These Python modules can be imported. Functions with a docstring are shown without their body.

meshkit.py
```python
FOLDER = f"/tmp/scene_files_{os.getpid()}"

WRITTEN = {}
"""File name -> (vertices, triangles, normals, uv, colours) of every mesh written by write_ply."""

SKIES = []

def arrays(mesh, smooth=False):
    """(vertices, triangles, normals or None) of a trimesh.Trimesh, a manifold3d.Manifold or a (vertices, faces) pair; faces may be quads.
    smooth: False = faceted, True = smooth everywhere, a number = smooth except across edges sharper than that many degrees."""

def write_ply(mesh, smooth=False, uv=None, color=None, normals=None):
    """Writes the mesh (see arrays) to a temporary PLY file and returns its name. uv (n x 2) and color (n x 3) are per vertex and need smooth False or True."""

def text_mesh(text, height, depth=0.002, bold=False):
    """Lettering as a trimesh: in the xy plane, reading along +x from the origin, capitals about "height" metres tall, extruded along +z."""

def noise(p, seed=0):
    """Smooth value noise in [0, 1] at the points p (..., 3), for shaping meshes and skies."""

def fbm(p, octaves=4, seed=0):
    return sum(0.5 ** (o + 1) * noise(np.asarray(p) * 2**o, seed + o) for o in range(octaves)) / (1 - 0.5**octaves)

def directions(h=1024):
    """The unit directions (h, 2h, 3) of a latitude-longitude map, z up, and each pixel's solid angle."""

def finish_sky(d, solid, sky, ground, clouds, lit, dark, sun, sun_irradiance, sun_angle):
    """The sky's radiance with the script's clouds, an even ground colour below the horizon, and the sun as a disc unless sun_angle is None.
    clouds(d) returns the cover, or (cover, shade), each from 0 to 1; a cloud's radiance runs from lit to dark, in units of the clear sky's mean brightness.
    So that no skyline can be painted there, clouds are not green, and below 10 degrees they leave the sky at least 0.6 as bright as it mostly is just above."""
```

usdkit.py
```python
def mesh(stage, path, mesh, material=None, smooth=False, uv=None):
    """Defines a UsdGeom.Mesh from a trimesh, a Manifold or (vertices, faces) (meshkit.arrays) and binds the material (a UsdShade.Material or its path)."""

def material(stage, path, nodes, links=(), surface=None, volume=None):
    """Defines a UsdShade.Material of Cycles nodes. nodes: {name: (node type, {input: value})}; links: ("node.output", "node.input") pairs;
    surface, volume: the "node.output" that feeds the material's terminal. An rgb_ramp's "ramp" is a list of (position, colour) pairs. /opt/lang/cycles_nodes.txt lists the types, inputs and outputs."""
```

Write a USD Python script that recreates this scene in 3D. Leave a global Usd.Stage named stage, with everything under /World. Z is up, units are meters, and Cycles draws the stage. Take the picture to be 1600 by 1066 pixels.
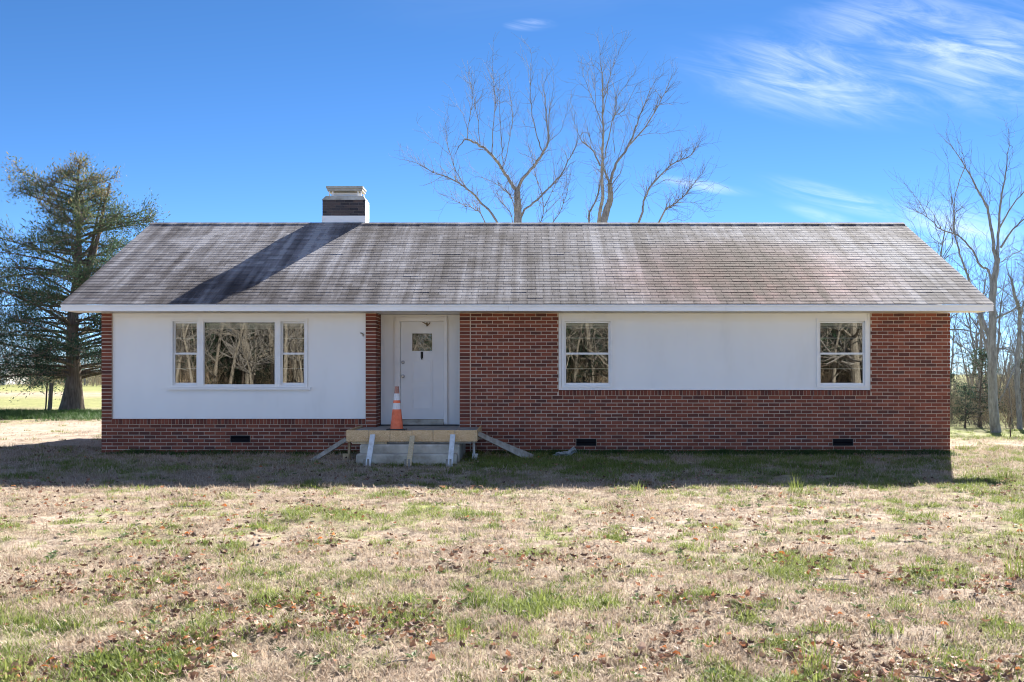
import math, re
import numpy as np
import trimesh
from pxr import Usd, UsdGeom, UsdLux, UsdShade, Gf, Sdf, Vt
import usdkit, meshkit

stage = Usd.Stage.CreateInMemory()
UsdGeom.SetStageUpAxis(stage, UsdGeom.Tokens.z)
UsdGeom.SetStageMetersPerUnit(stage, 1.0)
UsdGeom.Xform.Define(stage, '/World')
UsdGeom.Scope.Define(stage, '/World/Looks')
rng = np.random.default_rng(7)
PI = math.pi

# ------------------------------------------------------------------ camera, sky, sun, exposure
FPX, CX, CY, EYE = 1590.0, 825.0, 584.0, 1.5      # the photograph's focal length and vanishing point in pixels; eye height
cam = UsdGeom.Camera.Define(stage, '/World/camera')
AP = 36.0
cam.CreateHorizontalApertureAttr(AP)
cam.CreateVerticalApertureAttr(AP * 682 / 1024)
cam.CreateFocalLengthAttr(AP * FPX / 1600)
cam.CreateHorizontalApertureOffsetAttr(AP * (800 - CX) / 1600)
cam.CreateVerticalApertureOffsetAttr(AP * (CY - 533) / 1600)
cam.CreateClippingRangeAttr((0.1, 5000.0))
cam.CreateExposureAttr(2.12)
cam.AddTranslateOp().Set((0, 0, EYE))
cam.AddRotateXOp().Set(90)

SUN_EL, SUN_AZ = math.radians(29.5), math.radians(22.0)
SUN = np.array([math.sin(SUN_AZ) * math.cos(SUN_EL), math.cos(SUN_AZ) * math.cos(SUN_EL), math.sin(SUN_EL)])
SKY_STRENGTH, SUN_INTENSITY = 0.055, 1.25


def cloud_nodes():
    n = {"sky": ("sky_texture", {"sky_type": "single_scattering", "sun_disc": False, "sun_elevation": SUN_EL, "sun_rotation": SUN_AZ,
                                 "altitude": 100.0, "air_density": 0.34, "aerosol_density": 0.0, "ozone_density": 1.0}),
         "tc": ("texture_coordinate", {}), "sx": ("separate_xyz", {}),
         "yy": ("math", {"math_type": "maximum", "value2": 0.15}),
         "u": ("math", {"math_type": "divide"}), "w": ("math", {"math_type": "divide"}),
         "front": ("map_range", {"from_min": 0.15, "from_max": 0.4, "clamp": True})}
    l = [("tc.generated", "sx.vector"), ("sx.y", "yy.value1"), ("sx.x", "u.value1"), ("yy.value", "u.value2"),
         ("sx.z", "w.value1"), ("yy.value", "w.value2"), ("sx.y", "front.value")]
    # fine streaks, tilted
    n["uw"] = ("combine_xyz", {"z": 0.0})
    l += [("u.value", "uw.x"), ("w.value", "uw.y")]
    n["rot"] = ("mapping", {"rotation": (0, 0, 0.28), "scale": (1, 1, 1)})
    n["str"] = ("mapping", {"scale": (8.0, 40.0, 1.0), "location": (3.1, 1.7, 0)})
    n["nz"] = ("noise_texture", {"scale": 1.0, "detail": 9.0, "roughness": 0.66, "distortion": 1.6})
    n["str2"] = ("mapping", {"scale": (3.5, 8.0, 1.0), "location": (1.3, 7.7, 0)})
    n["nz2"] = ("noise_texture", {"scale": 1.0, "detail": 5.0, "roughness": 0.6, "distortion": 0.8})
    l += [("uw.vector", "rot.vector"), ("rot.vector", "str.vector"), ("str.vector", "nz.vector"), ("rot.vector", "str2.vector"), ("str2.vector", "nz2.vector")]
    # where the cirrus lies: soft ellipses (centre u, w, half widths, tilt)
    blobs = [(.285, .290, .17, .052, -.15, .95), (.435, .312, .16, .075, -.1, 1.0), (.37, .345, .16, .05, .1, .55), (.305, .172, .10, .016, -.24, .95), (.29, .155, .06, .010, -.3, .7),
             (.42, .14, .10, .035, -.2, .8), (.003, .343, .032, .008, .0, .9), (.17, .185, .07, .008, -.15, .6), (-.62, .40, .2, .05, .2, .8), (.75, .25, .15, .05, .1, .9)]
    prev = None
    for i, (cu, cw, a, b, t, s) in enumerate(blobs):
        n[f"m{i}"] = ("mapping", {"mapping_type": "texture", "location": (cu, cw, 0), "rotation": (0, 0, t), "scale": (a, b, 1)})
        n[f"g{i}"] = ("gradient_texture", {"gradient_type": "spherical"})
        n[f"k{i}"] = ("math", {"math_type": "multiply", "value2": s})
        n[f"q{i}"] = ("map_range", {"range_type": "smoothstep", "from_min": 0.0, "from_max": 0.9, "clamp": True})
        l += [("uw.vector", f"m{i}.vector"), (f"m{i}.vector", f"g{i}.vector"), (f"g{i}.fac", f"q{i}.value"), (f"q{i}.result", f"k{i}.value1")]
        if prev:
            n[f"x{i}"] = ("math", {"math_type": "maximum"})
            l += [(prev, f"x{i}.value1"), (f"k{i}.value", f"x{i}.value2")]
            prev = f"x{i}.value"
        else:
            prev = f"k{i}.value"
    n["nn"] = ("math", {"math_type": "multiply"})
    n["nr"] = ("map_range", {"range_type": "smoothstep", "from_min": 0.12, "from_max": 0.46, "clamp": True})
    n["cov"] = ("math", {"math_type": "multiply"})
    n["cov2"] = ("math", {"math_type": "multiply"})
    n["cov3"] = ("math", {"math_type": "multiply", "value2": 0.58})
    l += [("nz.fac", "nn.value1"), ("nz2.fac", "nn.value2"), ("nn.value", "nr.value"), ("nr.result", "cov.value1"), (prev, "cov.value2"),
          ("cov.value", "cov2.value1"), ("front.result", "cov2.value2"), ("cov2.value", "cov3.value1")]
    # loose cirrus patches added over the unseen sky to brighten the shade
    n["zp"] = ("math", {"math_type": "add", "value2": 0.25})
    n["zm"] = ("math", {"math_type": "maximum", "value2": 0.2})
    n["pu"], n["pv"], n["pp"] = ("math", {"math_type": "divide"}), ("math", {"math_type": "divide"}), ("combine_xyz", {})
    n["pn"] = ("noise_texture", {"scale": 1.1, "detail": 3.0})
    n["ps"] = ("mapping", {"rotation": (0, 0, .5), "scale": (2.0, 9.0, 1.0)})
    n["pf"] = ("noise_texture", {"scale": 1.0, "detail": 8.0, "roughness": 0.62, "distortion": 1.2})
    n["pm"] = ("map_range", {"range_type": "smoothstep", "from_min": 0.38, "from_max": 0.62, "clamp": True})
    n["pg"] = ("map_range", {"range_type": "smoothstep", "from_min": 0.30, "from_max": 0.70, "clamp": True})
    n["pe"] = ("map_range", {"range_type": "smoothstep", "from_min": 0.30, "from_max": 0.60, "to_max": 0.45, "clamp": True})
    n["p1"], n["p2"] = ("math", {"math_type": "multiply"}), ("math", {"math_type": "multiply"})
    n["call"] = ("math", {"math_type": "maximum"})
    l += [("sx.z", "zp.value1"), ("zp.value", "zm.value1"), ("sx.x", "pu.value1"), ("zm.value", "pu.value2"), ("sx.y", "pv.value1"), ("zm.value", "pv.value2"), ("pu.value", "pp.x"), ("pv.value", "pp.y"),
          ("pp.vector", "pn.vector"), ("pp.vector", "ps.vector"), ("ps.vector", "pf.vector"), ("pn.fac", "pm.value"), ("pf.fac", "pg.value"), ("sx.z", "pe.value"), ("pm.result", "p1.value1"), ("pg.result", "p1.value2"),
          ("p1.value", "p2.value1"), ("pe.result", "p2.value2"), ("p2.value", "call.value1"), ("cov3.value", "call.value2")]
    n["hs"] = ("hsv", {"hue": 0.5, "saturation": 1.23, "value": 1.0, "fac": 1.0})
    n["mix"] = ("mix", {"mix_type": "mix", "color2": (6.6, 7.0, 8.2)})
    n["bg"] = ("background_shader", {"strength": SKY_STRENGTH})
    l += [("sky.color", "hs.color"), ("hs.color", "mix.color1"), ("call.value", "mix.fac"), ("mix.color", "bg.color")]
    return n, l


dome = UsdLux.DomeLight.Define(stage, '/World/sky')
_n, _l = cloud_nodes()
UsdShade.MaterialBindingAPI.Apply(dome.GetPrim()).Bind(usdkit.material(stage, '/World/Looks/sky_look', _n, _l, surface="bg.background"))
sun = UsdLux.DistantLight.Define(stage, '/World/sun')
sun.CreateNormalizeAttr(True)
sun.CreateIntensityAttr(SUN_INTENSITY)
sun.CreateAngleAttr(0.53)
sun.CreateColorAttr((1.0, 0.945, 0.86))
sun.AddRotateZOp().Set(-math.degrees(SUN_AZ))
sun.AddRotateXOp().Set(-(90 - math.degrees(SUN_EL)))   # -z turned so that light travels away from the sun

# ------------------------------------------------------------------ helpers
used = {}


def numbered(path):
    k = used.get(path, -1) + 1
    used[path] = k
    return path if k == 0 else f"{path}_{k:03d}"


def tag(prim, label=None, cat=None, group=None, kind=None):
    for k, v in (("label", label), ("category", cat), ("group", group), ("kind", kind)):
        if v:
            prim.SetCustomDataByKey(k, v)
    return prim


def thing(name, label, cat, loc=(0, 0, 0), rotz=0.0, group=None, scale=None):
    x = UsdGeom.Xform.Define(stage, numbered('/World/' + name))
    x.AddTranslateOp().Set(tuple(map(float, loc)))
    x.AddRotateZOp().Set(math.degrees(rotz))
    if scale is not None:
        x.AddScaleOp().Set((float(scale),) * 3 if np.ndim(scale) == 0 else tuple(map(float, scale)))
    return tag(x.GetPrim(), label, cat, group)


def copy_of(src, loc, rotz, label, cat, group=None, scale=None):
    p = thing(re.sub(r'_\d{3}$', '', src.GetName()), label, cat, loc, rotz, group, scale)
    p.GetReferences().AddInternalReference(src.GetPath())
    p.SetInstanceable(True)
    return p


def obj(name, mesh, m, parent=None, smooth=False, label=None, kind=None):
    base = parent.GetPath().pathString if parent else '/World'
    p = usdkit.mesh(stage, numbered(base + '/' + name), mesh, m, smooth=smooth).GetPrim()
    return tag(p, label, kind=kind)


def rnd_var(prim, values):
    """One random number per piece, for materials that vary from piece to piece inside one mesh."""
    UsdGeom.PrimvarsAPI(prim).CreatePrimvar("rnd", Sdf.ValueTypeNames.FloatArray, "vertex").Set(Vt.FloatArray.FromNumpy(np.asarray(values, np.float32)))


class MB:
    """Collects boxes, bars and tubes into one (vertices, triangles) pair."""
    BOX = np.array([[0, 2, 1], [0, 3, 2], [4, 5, 6], [4, 6, 7], [0, 1, 5], [0, 5, 4], [1, 2, 6], [1, 6, 5], [2, 3, 7], [2, 7, 6], [3, 0, 4], [3, 4, 7]])

    def __init__(s):
        s.v, s.f, s.n = [], [], 0

    def add(s, v, f):
        v = np.asarray(v, float)
        s.v.append(v)
        s.f.append(np.asarray(f, int) + s.n)
        s.n += len(v)
        return s

    def box(s, x0, x1, y0, y1, z0, z1):
        return s.add([[x0, y0, z0], [x1, y0, z0], [x1, y1, z0], [x0, y1, z0], [x0, y0, z1], [x1, y0, z1], [x1, y1, z1], [x0, y1, z1]], MB.BOX)

    def bevel_box(s, x0, x1, y0, y1, z0, z1, b=0.006):
        c = np.array([[x, y, z] for x in (x0, x1) for y in (y0, y1) for z in (z0, z1)])
        pts = []
        for p, sg in zip(c, [(a, d, e) for a in (1, -1) for d in (1, -1) for e in (1, -1)]):
            for k in range(3):
                q = p + b * np.array(sg)
                q[k] = p[k]
                pts.append(q)
        h = trimesh.convex.convex_hull(np.array(pts))
        return s.add(h.vertices, h.faces)

    def bar(s, p, q, w, d, up=(0, 0, 1)):
        p, q = np.asarray(p, float), np.asarray(q, float)
        t = (q - p) / np.linalg.norm(q - p)
        a = np.cross(t, up)
        a /= np.linalg.norm(a)
        b = np.cross(a, t)
        r = [(-1, -1), (1, -1), (1, 1), (-1, 1)]
        v = [e + a * i * w / 2 + b * j * d / 2 for e in (p, q) for i, j in r]
        return s.add(v, MB.BOX)

    def tube(s, pts, radii, sides=6):
        p = np.asarray(pts, float)
        t = np.gradient(p, axis=0)
        t /= np.linalg.norm(t, axis=1, keepdims=True) + 1e-12
        ref = np.array([0.31, 0.95, 0.05])
        a = np.cross(t, ref)
        a /= np.linalg.norm(a, axis=1, keepdims=True) + 1e-12
        b = np.cross(t, a)
        ang = np.arange(sides) * 2 * PI / sides
        r = np.broadcast_to(radii, (len(p),))
        v = p[:, None] + r[:, None, None] * (np.cos(ang)[None, :, None] * a[:, None] + np.sin(ang)[None, :, None] * b[:, None])
        i, j = np.meshgrid(np.arange(len(p) - 1), np.arange(sides), indexing="ij")
        q = np.stack([i * sides + j, i * sides + (j + 1) % sides, (i + 1) * sides + (j + 1) % sides, (i + 1) * sides + j], -1).reshape(-1, 4)
        return s.add(v.reshape(-1, 3), np.vstack([q[:, [0, 2, 1]], q[:, [0, 3, 2]]]))

    def frame(s, x0, x1, y0, y1, z0, z1, w, wb=None, wt=None):
        """A rectangular frame in the xz plane: butted members."""
        wb, wt = wb or w, wt or w
        s.box(x0, x0 + w, y0, y1, z0, z1)
        s.box(x1 - w, x1, y0, y1, z0, z1)
        s.box(x0 + w, x1 - w, y0, y1, z0, z0 + wb)
        return s.box(x0 + w, x1 - w, y0, y1, z1 - wt, z1)

    def get(s):
        return np.vstack(s.v), np.vstack(s.f)

    def build(s, name, m, parent=None, rnd=False, **k):
        p = obj(name, s.get(), m, parent, **k)
        if rnd:
            r = np.random.default_rng(s.n).random(len(s.v))
            rnd_var(p, np.repeat(r, [len(v) for v in s.v]))
        return p


def at(px, py, Y):
    """The point at depth Y that the photograph shows at pixel (px, py)."""
    return np.array([(px - CX) * Y / FPX, Y, EYE + (CY - py) * Y / FPX])


def sstep(a, b, x):
    t = np.clip((np.asarray(x, float) - a) / (b - a), 0, 1)
    return t * t * (3 - 2 * t)


def ground_z(x, y):
    x, y = np.asarray(x, float), np.asarray(y, float)
    z = -0.012 * np.maximum(0, 19.2 - np.maximum(y, -10))
    z = z - 0.85 * sstep(20, 40, y) * sstep(6, 13, x)
    p = np.stack([x * 0.16, y * 0.16, x * 0 + 3.3], -1)
    lump = (meshkit.fbm(p, 3, 5) - 0.5) * 0.16
    near_house = sstep(1.5, 6, np.abs(y - 22.5) - 4.5 + np.maximum(0, np.abs(x) - 9))
    return z + lump * (0.15 + 0.85 * near_house) * sstep(2, 8, np.hypot(x, y))


# ------------------------------------------------------------------ materials
def look(name, nodes, links, surface="p.BSDF"):
    return usdkit.material(stage, '/World/Looks/' + name, nodes, links, surface=surface)


def noisy(name, stops, scale=8.0, stretch=(1, 1, 1), detail=4.0, rough=0.7, bump=0.0, bump_scale=None, rand=0.0, spec=0.3, distortion=0.0, translucent=0.0, diffuse_rough=0.0):
    """A ramp of colours over world-space noise, optionally varied per object or per island, with fine relief."""
    n = {"geo": ("geometry", {}), "map": ("mapping", {"scale": stretch}), "nz": ("noise_texture", {"scale": scale, "detail": detail, "roughness": 0.6, "distortion": distortion}),
         "spread": ("map_range", {"from_min": 0.25, "from_max": 0.75, "clamp": True}), "ramp": ("rgb_ramp", {"ramp": stops}),
         "p": ("principled_bsdf", {"roughness": rough, "specular_ior_level": spec, "diffuse_roughness": diffuse_rough})}
    l = [("geo.position", "map.vector"), ("map.vector", "nz.vector"), ("nz.fac", "spread.value"), ("ramp.color", "p.base_color")]
    if rand:
        n["oi"] = ("object_info", {})
        n["ra"] = ("attribute", {"attribute": "rnd"})
        n["sum"] = ("math", {"math_type": "add"})
        n["fr"] = ("math", {"math_type": "fraction"})
        n["mf"] = ("mix_float", {"fac": rand})
        l += [("oi.random", "sum.value1"), ("ra.fac", "sum.value2"), ("sum.value", "fr.value1"), ("spread.result", "mf.a"), ("fr.value", "mf.b"), ("mf.result", "ramp.fac")]
    else:
        l += [("spread.result", "ramp.fac")]
    if bump:
        n["nb"] = ("noise_texture", {"scale": bump_scale or scale * 6, "detail": 5.0, "roughness": 0.65})
        n["bump"] = ("bump", {"strength": 1.0, "distance": bump})
        l += [("map.vector", "nb.vector"), ("nb.fac", "bump.height"), ("bump.normal", "p.normal")]
    if translucent:
        n["tr"] = ("diffuse_bsdf", {})
        n["tr"] = ("translucent_bsdf", {})
        n["mx"] = ("mix_closure", {"fac": translucent})
        l += [("ramp.color", "tr.color"), ("p.BSDF", "mx.closure1"), ("tr.BSDF", "mx.closure2")]
        return look(name, n, l, "mx.closure")
    return look(name, n, l)


M = {}
M['brick'] = noisy('brick', [(0, (.078, .040, .034)), (.12, (.115, .045, .034)), (.28, (.155, .050, .033)), (.5, (.198, .061, .038)), (.75, (.235, .071, .042)), (.95, (.275, .092, .054)), (1, (.31, .125, .075))],
                   scale=14, rand=0.8, rough=0.85, bump=0.003, bump_scale=90, spec=0.2)
M['mortar'] = noisy('mortar', [(0, (.46, .37, .295)), (.5, (.60, .49, .40)), (1, (.68, .575, .48))], scale=3, detail=6, rough=0.95, bump=0.003, bump_scale=120, spec=0.1)
M['white_panel'] = noisy('white_panel', [(0, (.74, .735, .715)), (.35, (.82, .815, .80)), (1, (.86, .855, .84))], scale=1.2, stretch=(1, 1, .35), detail=7, rough=0.5, bump=0.0012, bump_scale=14, spec=0.35)
M['white_trim'] = noisy('white_trim', [(0, (.72, .715, .70)), (.4, (.80, .795, .785)), (1, (.85, .845, .83))], scale=3, stretch=(.3, 1, 1), detail=6, rough=0.45, spec=0.4)
M['door_white'] = noisy('door_white', [(0, (.70, .71, .72)), (1, (.78, .785, .79))], scale=2.0, detail=5, rough=0.4, spec=0.4)
M['vinyl'] = noisy('vinyl', [(0, (.74, .75, .76)), (1, (.80, .81, .82))], scale=4, rough=0.35, spec=0.45)
M['osb'] = noisy('osb', [(0, (.36, .20, .08)), (.3, (.54, .34, .16)), (.55, (.68, .46, .25)), (.8, (.78, .58, .35)), (1, (.84, .70, .48))], scale=26, stretch=(1, 1, 2.2), detail=3, rough=0.7, bump=0.003, bump_scale=40, distortion=2.5)
M['raw_wood'] = noisy('raw_wood', [(0, (.38, .27, .15)), (.5, (.52, .40, .24)), (1, (.62, .50, .33))], scale=9, stretch=(4, 4, .6), detail=5, rough=0.75, bump=0.002)
M['painted_wood'] = noisy('painted_wood', [(0, (.40, .38, .34)), (.35, (.58, .58, .56)), (1, (.72, .73, .73))], scale=7, stretch=(2, 2, .6), detail=6, rough=0.6, bump=0.001)
M['grey_wood'] = noisy('grey_wood', [(0, (.17, .15, .12)), (.5, (.30, .27, .23)), (1, (.42, .39, .34))], scale=8, stretch=(2, 2, 1), detail=6, rough=0.85, bump=0.002)
M['concrete'] = noisy('concrete', [(0, (.20, .175, .14)), (.35, (.38, .345, .285)), (.7, (.53, .49, .415)), (1, (.66, .62, .54))], scale=3.2, detail=9, rough=0.92, bump=0.004, bump_scale=35, spec=0.2)
M['dark_slab'] = noisy('dark_slab', [(0, (.19, .18, .165)), (.5, (.31, .30, .28)), (1, (.42, .41, .385))], scale=5, detail=8, rough=0.9, bump=0.003, bump_scale=40)
M['black_metal'] = noisy('black_metal', [(0, (.006, .006, .007)), (1, (.014, .014, .016))], scale=10, rough=0.6)
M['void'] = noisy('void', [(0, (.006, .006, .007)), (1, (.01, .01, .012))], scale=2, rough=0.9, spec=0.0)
M['steel'] = look('steel', {"p": ("principled_bsdf", {"base_color": (.42, .42, .43), "metallic": 0.9, "roughness": 0.38})}, [])
M['bronze'] = noisy('bronze', [(0, (.10, .065, .035)), (1, (.2, .13, .07))], scale=20, rough=0.5)
M['dark_iron'] = noisy('dark_iron', [(0, (.012, .012, .012)), (1, (.03, .03, .03))], scale=20, rough=0.45)
M['cap_metal'] = noisy('cap_metal', [(0, (.30, .29, .25)), (1, (.46, .44, .38))], scale=8, rough=0.5)
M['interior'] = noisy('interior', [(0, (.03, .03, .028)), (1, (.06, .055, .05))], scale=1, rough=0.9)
M['orange'] = noisy('orange', [(0, (.62, .115, .04)), (.5, (.80, .17, .075)), (1, (.86, .24, .13))], scale=9, detail=6, rough=0.5)
M['faded_orange'] = noisy('faded_orange', [(0, (.25, .12, .09)), (1, (.52, .26, .2))], scale=30, detail=6, rough=0.7)
M['reflective'] = noisy('reflective', [(0, (.55, .52, .5)), (.3, (.64, .61, .60)), (1, (.72, .70, .69))], scale=22, detail=5, rough=0.35)
M['paper'] = noisy('paper', [(0, (.15, .165, .16)), (.5, (.27, .29, .285)), (1, (.42, .43, .43))], scale=14, detail=5, rough=0.8)
M['bark'] = noisy('bark', [(0, (.12, .112, .105)), (.5, (.245, .23, .215)), (1, (.37, .355, .335))], scale=6, stretch=(2, 2, .5), detail=7, rough=0.9, bump=0.02, bump_scale=14, spec=0.1)
M['pale_bark'] = noisy('pale_bark', [(0, (.11, .098, .08)), (.5, (.215, .19, .155)), (1, (.33, .295, .245))], scale=4, stretch=(2, 2, .5), detail=7, rough=0.9, bump=0.02, bump_scale=12, spec=0.1)
M['cedar_bark'] = noisy('cedar_bark', [(0, (.06, .045, .035)), (.5, (.14, .11, .09)), (1, (.24, .20, .165))], scale=7, stretch=(3, 3, .35), detail=7, rough=0.95, bump=0.03, bump_scale=12, spec=0.1)
M['twig'] = noisy('twig', [(0, (.14, .13, .12)), (1, (.26, .24, .22))], scale=3, rough=0.9, spec=0.1)
M['post_wood'] = noisy('post_wood', [(0, (.09, .075, .055)), (1, (.22, .185, .14))], scale=6, stretch=(3, 3, .5), rough=0.9, bump=0.006)
M['rust'] = noisy('rust', [(0, (.06, .045, .035)), (1, (.13, .09, .06))], scale=12, rough=0.8)
M['dead_blade'] = noisy('dead_blade', [(0, (.20, .138, .095)), (.3, (.37, .288, .215)), (.6, (.51, .42, .33)), (.85, (.63, .545, .445)), (1, (.75, .68, .59))], scale=1.3, detail=6, rand=0.5, rough=0.8, spec=0.15, translucent=0.28)
M['green_blade'] = noisy('green_blade', [(0, (.08, .115, .025)), (.4, (.17, .22, .05)), (.75, (.29, .33, .10)), (1, (.46, .45, .21))], scale=1.5, detail=5, rand=0.5, rough=0.65, spec=0.25, translucent=0.35)
M['lush_blade'] = noisy('lush_blade', [(0, (.025, .06, .018)), (.5, (.055, .115, .03)), (1, (.10, .17, .045))], scale=1.5, detail=5, rand=0.5, rough=0.65, spec=0.25, translucent=0.3)
M['leaf_brown'] = noisy('leaf_brown', [(0, (.07, .045, .035)), (.3, (.15, .09, .065)), (.55, (.26, .15, .10)), (.75, (.38, .26, .19)), (.88, (.44, .19, .10)), (1, (.72, .63, .54))], scale=3, rand=0.9, rough=0.7, translucent=0.2)
M['leaf_orange'] = noisy('leaf_orange', [(0, (.30, .10, .03)), (.5, (.50, .17, .05)), (1, (.62, .30, .12))], scale=9, rand=0.6, rough=0.6, translucent=0.25)
M['barn_roof'] = noisy('barn_roof', [(0, (.30, .36, .44)), (1, (.42, .48, .56))], scale=.5, rough=0.5)
M['barn_wall'] = noisy('barn_wall', [(0, (.55, .56, .57)), (1, (.68, .69, .7))], scale=.5, rough=0.7)


def glass_look():
    n = {"t": ("transparent_bsdf", {"color": (.86, .89, .87)}), "g": ("glossy_bsdf", {"roughness": 0.0, "color": (1, 1, 1)}), "f": ("fresnel", {"IOR": 2.05}), "m": ("mix_closure", {}),
         "geo": ("geometry", {}), "nz": ("noise_texture", {"scale": 1.6, "detail": 1.0}), "b": ("bump", {"strength": 1.0, "distance": 0.0005})}
    return look('glass', n, [("geo.position", "nz.vector"), ("nz.fac", "b.height"), ("b.normal", "g.normal"), ("f.fac", "m.fac"), ("t.BSDF", "m.closure1"), ("g.BSDF", "m.closure2")], "m.closure")


M['glass'] = glass_look()


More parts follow.
